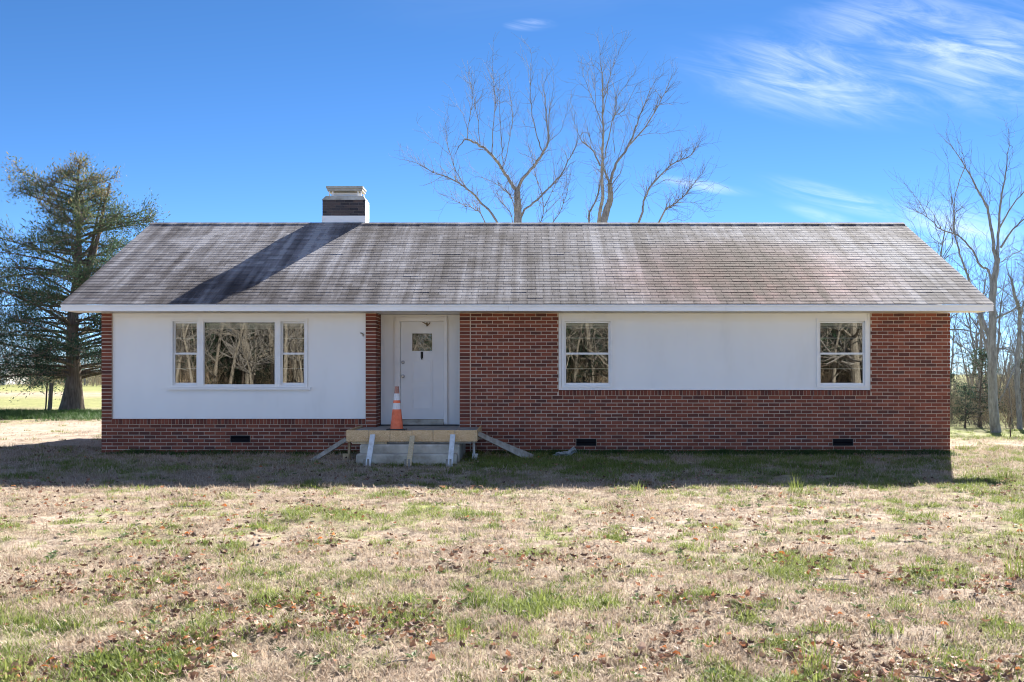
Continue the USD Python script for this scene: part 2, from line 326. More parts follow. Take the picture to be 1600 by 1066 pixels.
def shingle_look():
    """Worn three-tab shingles: pale lichen streaks running down the slope, dark algae, rusty blotches, each tab a little different."""
    n = {"geo": ("geometry", {}), "oi": ("object_info", {}), "ra": ("attribute", {"attribute": "rnd"}), "rs": ("math", {"math_type": "add"}), "rf": ("math", {"math_type": "fraction"}),
         "m1": ("mapping", {"scale": (4.2, .20, .20)}), "n1": ("noise_texture", {"scale": 1.0, "detail": 5.0, "roughness": 0.65}),
         "m2": ("mapping", {"scale": (.33, .40, .40), "location": (2.3, .4, 0)}), "n2": ("noise_texture", {"scale": 1.0, "detail": 5.0, "roughness": 0.6}),
         "n3": ("noise_texture", {"scale": 45.0, "detail": 4.0, "roughness": 0.7}),
         "a": ("math", {"math_type": "multiply_add", "value2": 1.35, "value3": -0.67}), "b": ("math", {"math_type": "multiply_add", "value2": 1.0}), "c": ("math", {"math_type": "multiply_add", "value2": 0.20}),
         "d": ("math", {"math_type": "multiply_add", "value2": 0.35}), "s": ("map_range", {"from_min": 0.32, "from_max": 1.10, "clamp": True}),
         "ramp": ("rgb_ramp", {"ramp": [(0, (.048, .041, .042)), (.3, (.092, .081, .083)), (.55, (.168, .154, .158)), (.8, (.270, .255, .262)), (1, (.40, .385, .395))]}),
         "p": ("principled_bsdf", {"roughness": 0.9, "specular_ior_level": 0.12}), "nb": ("noise_texture", {"scale": 160.0, "detail": 3.0}), "bump": ("bump", {"strength": 0.6, "distance": 0.004})}
    l = [("oi.random", "rs.value1"), ("ra.fac", "rs.value2"), ("rs.value", "rf.value1"), ("geo.position", "m1.vector"), ("m1.vector", "n1.vector"), ("geo.position", "m2.vector"), ("m2.vector", "n2.vector"),
         ("geo.position", "n3.vector"), ("n1.fac", "a.value1"), ("n2.fac", "b.value1"), ("a.value", "b.value3"), ("rf.value", "c.value1"), ("b.value", "c.value3"), ("n3.fac", "d.value1"), ("c.value", "d.value3")]
    # pale and dark areas (centre x, y along the slope, half sizes, how much lighter)
    prev = "d.value"
    for i, (cx, cy, a, b, s) in enumerate([(1.6, 21.0, 1.5, 3.0, .20), (6.9, 20.5, 2.2, 3.0, .20), (4.6, 22.6, 3.2, .9, .26), (-2.8, 19.3, 3.5, 1.5, -.16), (-6.6, 19.6, 2.5, 1.4, -.05), (-7.2, 21.6, 1.6, 1.6, .12), (4.3, 20.0, 2.7, 1.7, -.34)]):
        n[f"bm{i}"] = ("mapping", {"mapping_type": "texture", "location": (cx, cy, 3.6), "scale": (a, b, 4.0)})
        n[f"bg{i}"] = ("gradient_texture", {"gradient_type": "spherical"})
        n[f"bk{i}"] = ("math", {"math_type": "multiply_add", "value2": s})
        l += [("geo.position", f"bm{i}.vector"), (f"bm{i}.vector", f"bg{i}.vector"), (f"bg{i}.fac", f"bk{i}.value1"), (prev, f"bk{i}.value3")]
        prev = f"bk{i}.value"
    n["rm"] = ("mapping", {"mapping_type": "texture", "location": (4.3, 19.9, 3.3), "scale": (3.4, 2.4, 4.0)})
    n["rg"] = ("gradient_texture", {"gradient_type": "spherical"})
    n["rn"] = ("noise_texture", {"scale": 1.8, "detail": 5.0, "roughness": 0.7})
    n["rk"] = ("math", {"math_type": "multiply"})
    n["rk2"] = ("math", {"math_type": "multiply", "value2": 2.3, "use_clamp": True})
    n["red"] = ("mix", {"mix_type": "multiply", "color2": (1.25, .68, .58)})
    l += [(prev, "s.value"), ("s.result", "ramp.fac"), ("geo.position", "rm.vector"), ("rm.vector", "rg.vector"), ("geo.position", "rn.vector"), ("rg.fac", "rk.value1"), ("rn.fac", "rk.value2"),
          ("rk.value", "rk2.value1"), ("ramp.color", "red.color1"), ("rk2.value", "red.fac"), ("red.color", "p.base_color"), ("geo.position", "nb.vector"), ("nb.fac", "bump.height"), ("bump.normal", "p.normal")]
    return look('shingle', n, l)


M['shingle'] = shingle_look()
M['deck'] = noisy('deck', [(0, (.035, .032, .03)), (1, (.06, .055, .05))], scale=3, rough=0.95)


def ground_look():
    """Winter turf: straw-coloured thatch, bare soil and green patches given by the mesh's primvars, fine mottling by noise."""
    n = {"geo": ("geometry", {}), "at": ("attribute", {"attribute": "cover"}), "sep": ("separate_color", {"color_type": "rgb"}),
         "n1": ("noise_texture", {"scale": 9.0, "detail": 8.0, "roughness": 0.7}), "n2": ("noise_texture", {"scale": 1.1, "detail": 5.0, "roughness": 0.6}),
         "add": ("math", {"math_type": "multiply_add", "value2": 0.45}), "sp": ("map_range", {"from_min": 0.45, "from_max": 1.0, "clamp": True}),
         "straw": ("rgb_ramp", {"ramp": [(0, (.11, .076, .054)), (.3, (.25, .19, .145)), (.55, (.39, .315, .25)), (.8, (.51, .43, .355)), (1, (.60, .53, .46))]}),
         "grass": ("rgb_ramp", {"ramp": [(0, (.08, .09, .035)), (.4, (.20, .22, .08)), (.75, (.33, .35, .13)), (1, (.46, .46, .21))]}),
         "soil": ("rgb_ramp", {"ramp": [(0, (.26, .19, .145)), (.5, (.42, .34, .275)), (1, (.55, .47, .40))]}),
         "gm": ("math", {"math_type": "multiply_add", "value2": 1.0}), "gm2": ("map_range", {"from_min": 0.55, "from_max": 1.15, "clamp": True}),
         "mix1": ("mix", {}), "mix2": ("mix", {}), "p": ("principled_bsdf", {"roughness": 0.95, "specular_ior_level": 0.05}),
         "nb": ("noise_texture", {"scale": 38.0, "detail": 6.0, "roughness": 0.75}), "bump": ("bump", {"strength": 1.0, "distance": 0.03})}
    l = [("geo.position", "n1.vector"), ("geo.position", "n2.vector"), ("n2.fac", "add.value1"), ("n1.fac", "add.value3"), ("add.value", "sp.value"), ("sp.result", "straw.fac"), ("sp.result", "grass.fac"), ("sp.result", "soil.fac"),
         ("at.color", "sep.color"), ("sep.r", "gm.value1"), ("n1.fac", "gm.value3"), ("gm.value", "gm2.value"), ("straw.color", "mix1.color1"), ("grass.color", "mix1.color2"), ("gm2.result", "mix1.fac"),
         ("mix1.color", "mix2.color1"), ("soil.color", "mix2.color2"), ("sep.g", "mix2.fac"), ("mix2.color", "p.base_color"), ("geo.position", "nb.vector"), ("nb.fac", "bump.height"), ("bump.normal", "p.normal")]
    return look('ground', n, l)


M['ground'] = ground_look()


def cedar_look():
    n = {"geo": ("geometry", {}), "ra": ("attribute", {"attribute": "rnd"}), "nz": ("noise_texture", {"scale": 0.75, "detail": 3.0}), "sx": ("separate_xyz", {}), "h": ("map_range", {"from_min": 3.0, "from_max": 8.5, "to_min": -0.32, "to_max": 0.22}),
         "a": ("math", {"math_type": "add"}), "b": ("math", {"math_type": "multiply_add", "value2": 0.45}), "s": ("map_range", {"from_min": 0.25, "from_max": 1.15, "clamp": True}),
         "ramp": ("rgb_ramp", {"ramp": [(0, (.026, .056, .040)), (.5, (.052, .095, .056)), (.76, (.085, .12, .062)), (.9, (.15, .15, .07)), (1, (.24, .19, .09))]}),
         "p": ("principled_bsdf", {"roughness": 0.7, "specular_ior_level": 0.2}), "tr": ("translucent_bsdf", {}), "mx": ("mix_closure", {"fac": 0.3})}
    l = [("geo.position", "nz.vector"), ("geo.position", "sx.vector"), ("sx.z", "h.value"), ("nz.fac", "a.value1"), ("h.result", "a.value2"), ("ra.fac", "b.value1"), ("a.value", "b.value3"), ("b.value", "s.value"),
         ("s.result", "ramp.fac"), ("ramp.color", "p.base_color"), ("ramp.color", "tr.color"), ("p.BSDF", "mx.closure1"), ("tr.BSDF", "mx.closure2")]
    return look('cedar_foliage', n, l, "mx.closure")


M['cedar'] = cedar_look()

# ------------------------------------------------------------------ ground
def green_cover(x, y):
    """How green the turf is, 0 to 1."""
    x, y = np.asarray(x, float), np.asarray(y, float)
    p = np.stack([x * .55, y * .55, x * 0], -1)
    q = np.stack([x * 2.3, y * 1.9, x * 0 + 9], -1)
    g = 0.62 * meshkit.fbm(p, 4, 21) + 0.38 * meshkit.fbm(q, 3, 31)
    g = sstep(0.55, 0.72, g) * 0.34

    def blob(cx, cy, a, b, s):
        return s * np.exp(-((x - cx) / a) ** 2 - ((y - cy) / b) ** 2)
    fine = np.stack([x * 5.5, y * 4.0, x * 0 + 6], -1)
    g = g * .7 + .55 * sstep(.52, .66, meshkit.fbm(fine, 3, 13)) * (.35 + .65 * sstep(.42, .6, meshkit.fbm(p * 1.3, 3, 17)))
    mod = 0.25 + 1.15 * sstep(.36, .6, meshkit.fbm(q * .8, 3, 77))
    add = .75 * sum(blob(*k) for k in [(-2.7, 5.6, 1.0, .6, 1.0), (-2.6, 4.9, .8, .5, .9), (-3.6, 6.7, .9, .3, .6), (-1.55, 11.6, 1.1, .5, .8), (2.6, 17.2, 4.2, 1.7, .95), (-.2, 17.6, 1.6, 1.2, .7), (6, 14.2, 3.5, 1.6, .5),
                                 (-8.2, 15.3, 1.0, .4, .8), (1.35, 5.35, .5, .22, .9), (6.8, 11, 2, 1.5, .55), (5.2, 9.3, 1.2, 1.0, .3), (0.0, 7.2, 1.0, .3, .5), (2.0, 8.6, 1.3, .5, .4), (-5.5, 16.4, 3, .8, .35), (-4, 10.5, 2, .6, .25)])
    lush = sstep(33, 35.5, y) * (1 - sstep(39, 41, y)) * sstep(9, 12, -x)
    field = .55 * sstep(40, 46, y) * (1 - sstep(60, 75, y)) + .6 * sstep(75, 90, y)
    right = .6 * sstep(21, 26, y) * sstep(7, 10, x)
    return np.clip(np.maximum.reduce([g + add * mod, lush, field, right * (.5 + mod * .5)]), 0, 1)


def bare_cover(x, y):
    p = np.stack([x * .5, y * .9, x * 0 + 4], -1)
    drive = sstep(20.3, 22, y) * (1 - sstep(29, 32, y)) * sstep(7.8, 9, -x)
    thin = .35 * sstep(.56, .70, meshkit.fbm(p, 4, 55)) * (1 - sstep(19, 24, y))
    base = .5 * sstep(18.2, 19.2, y) * (1 - sstep(27, 28, y)) * (np.abs(x) < 8.6)
    return np.clip(np.maximum.reduce([drive * (.55 + .6 * meshkit.fbm(p * 1.7, 3, 8)), thin, base]), 0, 1)


def axis(dense0, dense1, step, far, grow=1.13):
    a = list(np.arange(dense0, dense1 + 1e-6, step))
    s, v = step, a[-1]
    while v < far:
        s *= grow
        v += s
        a.append(v)
    s, v = step, a[0]
    while v > -far:
        s *= grow
        v -= s
        a.insert(0, v)
    return np.array(a)


gx, gy = axis(-11.5, 11.5, 0.055, 2600), axis(4.2, 20.5, 0.055, 2600)
X, Y = np.meshgrid(gx, gy)
micro = np.stack([X * 3.1, Y * 3.1, X * 0], -1)
Z = ground_z(X, Y) + (meshkit.fbm(micro, 5, 3) - .5) * 0.075 * (np.abs(X) < 16) * (Y > 0) * (Y < 30)
gv = np.stack([X, Y, Z], -1).reshape(-1, 3)
nx, ny = len(gx), len(gy)
ii, jj = np.meshgrid(np.arange(ny - 1), np.arange(nx - 1), indexing='ij')
a0 = ii * nx + jj
gf = np.vstack([np.stack([a0, a0 + 1, a0 + nx + 1], -1).reshape(-1, 3), np.stack([a0, a0 + nx + 1, a0 + nx], -1).reshape(-1, 3)])
gm = usdkit.mesh(stage, '/World/ground', (gv, gf), M['ground'], smooth=True)
cover = np.stack([green_cover(X, Y), bare_cover(X, Y), X * 0], -1).reshape(-1, 3).astype(np.float32)
pv = UsdGeom.PrimvarsAPI(gm).CreatePrimvar("cover", Sdf.ValueTypeNames.Color3fArray, "vertex")
pv.Set(Vt.Vec3fArray.FromNumpy(cover))
tag(gm.GetPrim(), kind='structure')

# ------------------------------------------------------------------ house
YF = 19.2                       # face of the front wall
PPM = FPX / YF
xw = lambda px: (px - CX) / PPM
zw = lambda py: EYE + (CY - py) / PPM
XL, XR = xw(158), xw(1485)
YB = 27.0
EAVE_Y, RIDGE_Y, EAVE_Z, RIDGE_Z = 18.6, 23.1, 2.787, 4.929
RX0, RX1 = -8.55, 8.52
SOFFIT = 2.646
COURSE, JOINT = 0.0677, 0.0132
RECESS = 19.785

house = thing('brick_house', 'long one storey red brick house with white panels and weathered grey roof', 'house')

# mortar backing = the wall itself; bricks stand 8 mm proud of it
P1, P2, P3, P4, P5, P6, P7 = xw(175), xw(571), xw(588), xw(718), xw(735), xw(873), xw(1360)
MY = YF + 0.008
w = MB()
w.box(XL + .008, P1, MY, MY + .2, -.4, SOFFIT)
w.box(P1, P2, MY, MY + .2, -.4, 0.634)
w.box(P2, P3 - .008, MY, RECESS - .002, -.4, SOFFIT)
w.box(P3 - .008, P4, MY + .1, MY + .3, -.4, .48)
w.box(P4, P6, MY, MY + .2, -.4, SOFFIT)
w.box(P6, P7, MY, MY + .2, -.4, 1.178)
w.box(P7, XR - .008, MY, MY + .2, -.4, SOFFIT)
w.box(XL + .008, XL + .208, MY + .2, YB - .008, -.4, SOFFIT)
w.box(XR - .208, XR - .008, MY + .2, YB - .008, -.4, SOFFIT)
w.box(XL + .208, XR - .208, YB - .208, YB - .008, -.4, SOFFIT)
w.box(P1, P2, YF - .004, YF + .08, 8 * COURSE + .004, .634)
w.box(P6, P7, YF - .004, YF + .08, 16 * COURSE + .004, 1.178)
wall = w.build('wall', M['mortar'], house)

vents = [(-5.62, -5.24, 3), (xw(900), xw(932), 2), (xw(1301), xw(1333), 2)]
bricks = []                      # boxes (x0, x1, y0, y1, z0, z1)


def course_row(x0, x1, k, offset, unit=0.2045):
    z0, z1 = k * COURSE + JOINT / 2, (k + 1) * COURSE - JOINT / 2
    holes = [(a, b) for a, b, r in vents if k in (r, r + 1)]
    n0 = math.floor((x0 - offset) / unit)
    x = offset + n0 * unit
    while x < x1:
        a, b = max(x, x0), min(x + unit, x1)
        spans = [(a, b)]
        for h0, h1 in holes:
            new = []
            for s0, s1 in spans:
                if s1 <= h0 or s0 >= h1:
                    new.append((s0, s1))
                else:
                    if s0 < h0: new.append((s0, h0))
                    if s1 > h1: new.append((h1, s1))
            spans = new
        for s0, s1 in spans:
            if s1 - s0 > 0.028:
                d = rng.normal(0, .0012)
                e = rng.normal(0, .0012, 2)
                bricks.append((s0 + JOINT / 2, s1 - JOINT / 2, YF + d, YF + .07, z0 + e[0], z1 + e[1]))
        x += unit


TOP = 39
for k in range(-2, TOP):
    odd = k % 2
    off_l, off_r = XL + odd * .1022, P5 + .006 + odd * .1022
    if k < 8:
        course_row(XL, P3, k, off_l)
    else:
        course_row(XL, P1, k, XL, unit=P1 - XL)
        course_row(P2, P3, k, P2, unit=P3 - P2)
    course_row(P4, P5 - .004, k, P4, unit=P5 - .004 - P4)
    if k < 16:
        course_row(P5 + .004, XR, k, off_r)
    else:
        course_row(P5 + .004, P6, k, off_r)
        course_row(P7, XR, k, off_r)
    # return of the middle pier into the entrance, and the two end walls
    z0, z1 = k * COURSE + JOINT / 2, (k + 1) * COURSE - JOINT / 2
    y = YF + .075
    for L in ((.10, .2, .2) if odd else (.2, .2, .1)):
        bricks.append((P3 - .07, P3 + rng.normal(0, .001), y, min(y + L - JOINT, RECESS - .01), z0, z1))
        y += L
    for xa, xb in ((XL, XL + .07), (XR - .07, XR)):
        yy = YF + .075 + (.1 if odd else 0)
        while yy < YB - .01:
            ye = min(yy + .194, YB - .01)
            bricks.append((xa, xb, yy, ye, z0, z1))
            yy += .2045


def rowlock(x0, x1, z0, z1):
    n = round((x1 - x0) / .0665)
    u = (x1 - x0) / n
    for i in range(n):
        d = rng.normal(-.012, .0015)
        bricks.append((x0 + i * u + .005, x0 + (i + 1) * u - .005, YF + d, YF + .09, z0 + .006, z1 + rng.normal(0, .001)))


rowlock(P1, P2, 8 * COURSE, .640)
rowlock(P6, P7, 16 * COURSE, 1.184)

front = [i for i, b in enumerate(bricks) if b[2] < YF + .03]
order = sorted(front, key=lambda i: abs((bricks[i][0] + bricks[i][1]) / 2) ** 2 * 1.0 + 0.4 * abs((bricks[i][4] + bricks[i][5]) / 2 - 1.2) ** 2 - 5 * min(bricks[i][1] - bricks[i][0], .19))
single = set(order[:300])
rest = MB()
for i, b in enumerate(bricks):
    if i in single:
        MB().box(*b).build('brick', M['brick'], wall)
    else:
        rest.box(*b)
rest.build('brickwork', M['brick'], wall, rnd=True, kind='stuff')

for a, b, r in vents:
    z0, z1 = r * COURSE + .003, (r + 2) * COURSE - .003
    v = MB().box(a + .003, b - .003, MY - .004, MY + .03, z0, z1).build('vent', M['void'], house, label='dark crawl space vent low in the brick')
    MB().frame(a + .003, b - .003, YF - .006, MY - .005, z0, z1, .014).build('vent_frame', M['black_metal'], v)
    for i in range(4):
        zz = z0 + .02 + i * (z1 - z0 - .03) / 4
        MB().bar((a + .018, YF - .001, zz + .005), (b - .018, YF - .001, zz + .005), .003, .008, (0, 1, 1.2)).build('slat', M['black_metal'], v)

# white joint / conduit running down the wall beside the pier
MB().box(P5 - .004, P5 + .006, YF - .003, MY + .004, .0, SOFFIT).build('caulk_joint', M['mortar'], house)

# ---- white panels
WIN = []


def panel(name, x0, x1, z0, z1, holes, y0=YF + .032, y1=YF + .05):
    """Sheets around the window openings, with faint vertical joints between the sheets."""
    m = MB()
    xs = sorted({x0, x1, *[h for o in holes for h in o[:2]]})
    for a, b in zip(xs[:-1], xs[1:]):
        o = [h for h in holes if h[0] <= a + 1e-6 and h[1] >= b - 1e-6]
        if o:
            m.box(a, b, y0, y1, z0, o[0][2]).box(a, b, y0, y1, o[0][3], z1)
        else:
            cuts = [a] + [c for c in np.arange(x0 + 1.22, x1, 1.22) if a + .05 < c < b - .05] + [b]
            for c, d in zip(cuts[:-1], cuts[1:]):
                m.box(c + (.0003 if c > a else 0), d - (.0003 if d < b else 0), y0, y1, z0, z1)
    return m.build(name, M['white_panel'], house)


LW = (xw(266), xw(480), zw(605), zw(499))
W2 = (xw(878), xw(957.5), zw(606), zw(498))
W3 = (xw(1276.5), xw(1356), zw(606), zw(498))
PF = YF + .032
panel('wall_panel', P1 + .002, P2 - .002, .646, SOFFIT - .002, [LW])
panel('wall_panel', P6 + .002, P7 - .002, 1.19, SOFFIT - .002, [W2, W3])
t = MB()
t.box(P6 + .003, P7 - .003, PF - .014, PF - .001, 1.191, 1.222)
t.box(P6 + .003, P6 + .045, PF - .014, PF - .001, 1.222, SOFFIT - .003)
t.box(P7 - .045, P7 - .003, PF - .014, PF - .001, 1.222, SOFFIT - .003)
t.build('panel_trim', M['white_trim'], house)
t = MB()
t.box(P1 + .003, P2 - .003, PF - .012, PF - .001, SOFFIT - .085, SOFFIT - .003)
t.build('panel_trim', M['white_trim'], house)

# back of the wall behind the panels, so that the rooms stay dark
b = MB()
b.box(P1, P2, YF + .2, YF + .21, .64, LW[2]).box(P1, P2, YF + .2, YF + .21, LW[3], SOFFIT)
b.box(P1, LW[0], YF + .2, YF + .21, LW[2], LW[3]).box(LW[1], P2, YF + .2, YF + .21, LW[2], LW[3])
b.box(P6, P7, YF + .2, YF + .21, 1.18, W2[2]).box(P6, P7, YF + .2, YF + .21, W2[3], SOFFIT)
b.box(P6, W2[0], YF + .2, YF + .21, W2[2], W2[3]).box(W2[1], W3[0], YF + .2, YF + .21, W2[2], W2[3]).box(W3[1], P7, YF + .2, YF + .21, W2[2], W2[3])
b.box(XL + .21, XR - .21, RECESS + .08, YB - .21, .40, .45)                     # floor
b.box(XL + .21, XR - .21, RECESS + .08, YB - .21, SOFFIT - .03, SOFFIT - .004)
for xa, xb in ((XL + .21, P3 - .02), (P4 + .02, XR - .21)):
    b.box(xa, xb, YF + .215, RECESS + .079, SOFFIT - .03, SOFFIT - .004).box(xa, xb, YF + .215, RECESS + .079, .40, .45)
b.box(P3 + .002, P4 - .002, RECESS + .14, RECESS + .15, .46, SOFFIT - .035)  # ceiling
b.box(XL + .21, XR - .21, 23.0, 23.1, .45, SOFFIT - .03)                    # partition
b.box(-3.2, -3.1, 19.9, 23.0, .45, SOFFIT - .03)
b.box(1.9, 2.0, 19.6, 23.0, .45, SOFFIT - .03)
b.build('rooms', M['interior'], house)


def sash_window(parent, x0, x1, z0, z1, y, mut=True, rail=None):
    """A double-hung pair of sashes inside an opening; its pieces become children of parent."""
    zm = rail or (z0 + z1) / 2
    s = .034
    MB().frame(x0, x1, y + .012, y + .040, zm - .02, z1, s).build('sash', M['vinyl'], parent)
    MB().frame(x0, x1, y - .012, y + .010, z0, zm + .022, s, wb=.045).build('sash', M['vinyl'], parent)
    for (a, b, c, yy) in ((zm + .014, z1 - s, y + .026, y + .026), (z0 + .045, zm - .012, y, y)):
        MB().box(x0 + s, x1 - s, yy - .003, yy + .003, a, b).build('pane', M['glass'], parent)
        if mut:
            zc = (a + b) / 2
            MB().box(x0 + s, x1 - s, yy + .0045, yy + .0105, zc - .008, zc + .008).build('muntin', M['vinyl'], parent)
    # blind gathered at the top, inside
    bl = MB().box(x0 + .03, x1 - .03, y + .07, y + .11, z1 - .085, z1 - .035)
    for i in range(4):
        bl.box(x0 + .035, x1 - .035, y + .068, y + .112, z1 - .10 - i * .012, z1 - .094 - i * .012)
    bl.build('blind', M['white_trim'], parent)


def casing(parent, o, y0, y1, wd=.055, sill=.06):
    MB().frame(o[0], o[1], y0, y1, o[2], o[3], wd, wb=sill).build('frame', M['white_trim'], parent)


def window_root(label):
    return tag(UsdGeom.Xform.Define(stage, numbered(house.GetPath().pathString + '/window')).GetPrim(), label)


big = window_root('wide three part picture window with a fixed middle pane')
casing(big, LW, PF - .022, PF + .10, wd=.04, sill=.035)
m1a, m1b, m2a, m2b = xw(308.5), xw(317), xw(430), xw(438)
MB().box(m1a, m1b, PF - .022, PF + .10, LW[2] + .035, LW[3] - .04).build('mullion', M['white_trim'], big)
MB().box(m2a, m2b, PF - .022, PF + .10, LW[2] + .035, LW[3] - .04).build('mullion', M['white_trim'], big)
MB().box(LW[0] - .06, LW[1] + .06, PF - .045, PF - .001, LW[2] - .05, LW[2] - .003).build('sill', M['white_trim'], big)
zlo, zhi = LW[2] + .036, LW[3] - .041
sash_window(big, LW[0] + .041, m1a - .001, zlo, zhi, PF + .03, rail=zw(553))
sash_window(big, m2b + .001, LW[1] - .041, zlo, zhi, PF + .03, rail=zw(553))
MB().frame(m1b + .001, m2a - .001, PF - .005, PF + .035, zlo, zhi, .016).build('sash', M['vinyl'], big)
MB().box(m1b + .016, m2a - .016, PF + .012, PF + .018, zlo + .015, zhi - .015).build('pane', M['glass'], big)
bl = MB().box(m1b + .03, m2a - .03, PF + .08, PF + .12, zhi - .075, zhi - .03)
for i in range(5):
    bl.box(m1b + .035, m2a - .035, PF + .078, PF + .122, zhi - .09 - i * .012, zhi - .084 - i * .012)
bl.build('blind', M['white_trim'], big)
for o, side in ((W2, 'left'), (W3, 'right')):
    wn = window_root('double hung window at the %s end of the right hand white panel' % side)
    casing(wn, o, PF - .022, PF + .10, wd=.045, sill=.045)
    sash_window(wn, o[0] + .046, o[1] - .046, o[2] + .046, o[3] - .046, PF + .02, rail=zw(553))

# ---- entrance: white recessed wall, casing, door
RP = FPX / RECESS
xr = lambda px: (px - CX) / RP
zr = lambda py: EYE + (CY - py) / RP
DX0, DX1, DZ0, DZ1 = xr(626), xr(693), .50, zr(503)
e = MB()
e.box(P3 + .002, DX0 - .04, RECESS, RECESS + .05, .512, SOFFIT - .002)
e.box(DX1 + .04, P4 - .002, RECESS, RECESS + .05, .512, SOFFIT - .002)
e.box(DX0 - .04, DX1 + .04, RECESS, RECESS + .05, DZ1 + .04, SOFFIT - .002)
e.build('entry_wall', M['white_panel'], house)
MB().box(P3 + .002, P4 - .002, RECESS + .01, RECESS + .04, .40, .510).build('entry_base', M['void'], house)  # near-black strip painted in for the gap shadow under the entry wall
e = MB()
cx0, cx1, ct = xr(617.5), xr(698), zr(496)
e.box(cx0, DX0 - .012, RECESS - .022, RECESS - .001, .515, ct)
e.box(DX1 + .012, cx1, RECESS - .022, RECESS - .001, .515, ct)
e.box(DX0 - .012, DX1 + .012, RECESS - .022, RECESS - .001, DZ1 + .012, ct)
e.box(cx0 - .012, cx0 - .001, RECESS - .030, RECESS - .001, .515, ct + .012)
e.box(cx1 + .001, cx1 + .012, RECESS - .030, RECESS - .001, .515, ct + .012)
e.box(cx0 - .001, cx1 + .001, RECESS - .030, RECESS - .001, ct + .001, ct + .012)
e.box(DX0 - .0395, DX0 - .004, RECESS + .001, RECESS + .09, .515, DZ1 + .004)
e.box(DX1 + .004, DX1 + .0395, RECESS + .001, RECESS + .09, .515, DZ1 + .004)
e.box(DX0 - .0395, DX1 + .0395, RECESS + .001, RECESS + .09, DZ1 + .004, DZ1 + .0395)
e.build('door_casing', M['white_trim'], house)
DF = RECESS + .028                 # face of the door
d = MB()
gx0, gx1, gz0, gz1 = xr(643.7), xr(674.8), zr(548.5), zr(521)
zb = zr(655)
for (x0, x1, z0, z1) in ((DX0, DX1, gz1, DZ1), (DX0, gx0, gz0, gz1), (gx1, DX1, gz0, gz1), (DX0, DX1, zb, gz0)):
    d.box(x0, x1, DF, DF + .045, z0, z1)
door = d.build('door', M['door_white'], house, label='white front door with small square window')
for (py0, py1) in ((562, 600), (604.5, 642)):
    a, b_, c, f = xr(642.5), xr(675.5), zr(py1), zr(py0)
    MB().frame(a, b_, DF - .009, DF - .0005, c, f, .014).build('panel_moulding', M['door_white'], door)
    MB().bevel_box(a + .04, b_ - .04, DF - .007, DF - .0005, c + .04, f - .04, .005).build('raised_panel', M['door_white'], door)
MB().frame(gx0 - .012, gx1 + .012, DF - .010, DF - .0005, gz0 - .012, gz1 + .012, .0118).build('window_moulding', M['door_white'], door)
MB().box(gx0 + .001, gx1 - .001, DF + .018, DF + .023, gz0 + .001, gz1 - .001).build('pane', M['glass'], door)
kn = MB()
kz0, kz1, kx = zr(562), zr(549.5), xr(659)
kn.bevel_box(kx - .022, kx + .022, DF - .014, DF - .0004, kz0 + .03, kz1, .006)
kn.bevel_box(kx - .014, kx + .014, DF - .030, DF - .0145, kz0, kz0 + .085, .005)
kn.build('knocker', M['dark_iron'], door)


def lathe(profile, axis_dir, origin, sections=20):
    m = trimesh.creation.revolve(np.array(profile), sections=sections)
    m.apply_transform(trimesh.geometry.align_vectors([0, 0, 1], axis_dir))
    m.apply_translation(origin)
    return m


obj('deadbolt', lathe([(0, 0), (.034, 0), (.034, .008), (.026, .016), (.012, .018), (0, .018)], (0, -1, 0), (xr(629.5), DF - .0004, zr(566.3))), M['steel'], door, smooth=40)
obj('handle', lathe([(0, 0), (.035, 0), (.035, .006), (.014, .012), (.013, .035), (.027, .045), (.030, .058), (.022, .070), (0, .073)], (0, -1, 0), (xr(629.5), DF - .0004, zr(588))), M['steel'], door, smooth=40)
br = MB()
br.tube([at(660, 503.5, DF - .02), at(664, 505.5, DF - .03), at(668.5, 508.5, DF - .035), at(671, 506, DF - .03), at(672, 503, DF - .01)], [.007, .010, .012, .009, .006], 8)
br.box(xr(666), xr(668), DF - .03, DF - .0005, zr(510), zr(504))
br.build('hanger', M['bronze'], door, smooth=30)
obj('hook', lathe([(0, 0), (.014, 0), (.012, .01), (0, .016)], (0, -1, 0), (xr(666.5), RECESS - .0005, zr(491.2)), 12), M['bronze'], house, smooth=40)
th = MB()
th.box(DX0 + .03, xr(693), RECESS - .085, DF + .02, .513, .540)
th.box(DX0 + .03, xr(693), RECESS - .030, DF + .02, .5405, zr(659.5))
th.box(DX0 + .03, xr(693), RECESS + .005, DF + .02, zr(659.5) + .0005, zb - .004)
th.build('threshold', M['concrete'], house, label='weathered grey green door threshold')
# small dark bracket left on the white panel next to the pier
hk = MB()
q = [at(563.2, 520.3, PF - .008), at(566.2, 521.4, PF - .012), at(568.0, 523.2, PF - .014), at(567.2, 525.5, PF - .006)]
hk.tube(q, [.012, .014, .014, .009], 8)
hk.build('wall_bracket', M['grey_wood'], house, smooth=30)

# ---- roof
slope = np.array([0, RIDGE_Y - EAVE_Y, RIDGE_Z - EAVE_Z])
SL = np.linalg.norm(slope)
su = slope / SL
sn = np.array([0, -su[2], su[1]])
rf = MB()
th_ = .10
for sgn in (1, -1):
    def pt(x, s, h):
        p = np.array([0, EAVE_Y, EAVE_Z]) + su * s + sn * h
        return [x, p[1] if sgn > 0 else 2 * RIDGE_Y - p[1], p[2]]
    v = [pt(RX0 + .015, .02, -.026), pt(RX1 - .015, .02, -.026), pt(RX1 - .015, SL - .001, -.026), pt(RX0 + .015, SL - .001, -.026), pt(RX0 + .015, .02, -.012), pt(RX1 - .015, .02, -.012), pt(RX1 - .015, SL - .001, -.012), pt(RX0 + .015, SL - .001, -.012)]
    f = MB.BOX if sgn > 0 else MB.BOX[:, ::-1]
    rf.add(v, f)
roof = rf.build('roof', M['deck'], house, label='weathered grey shingle roof with pale streaks and a rusty patch')
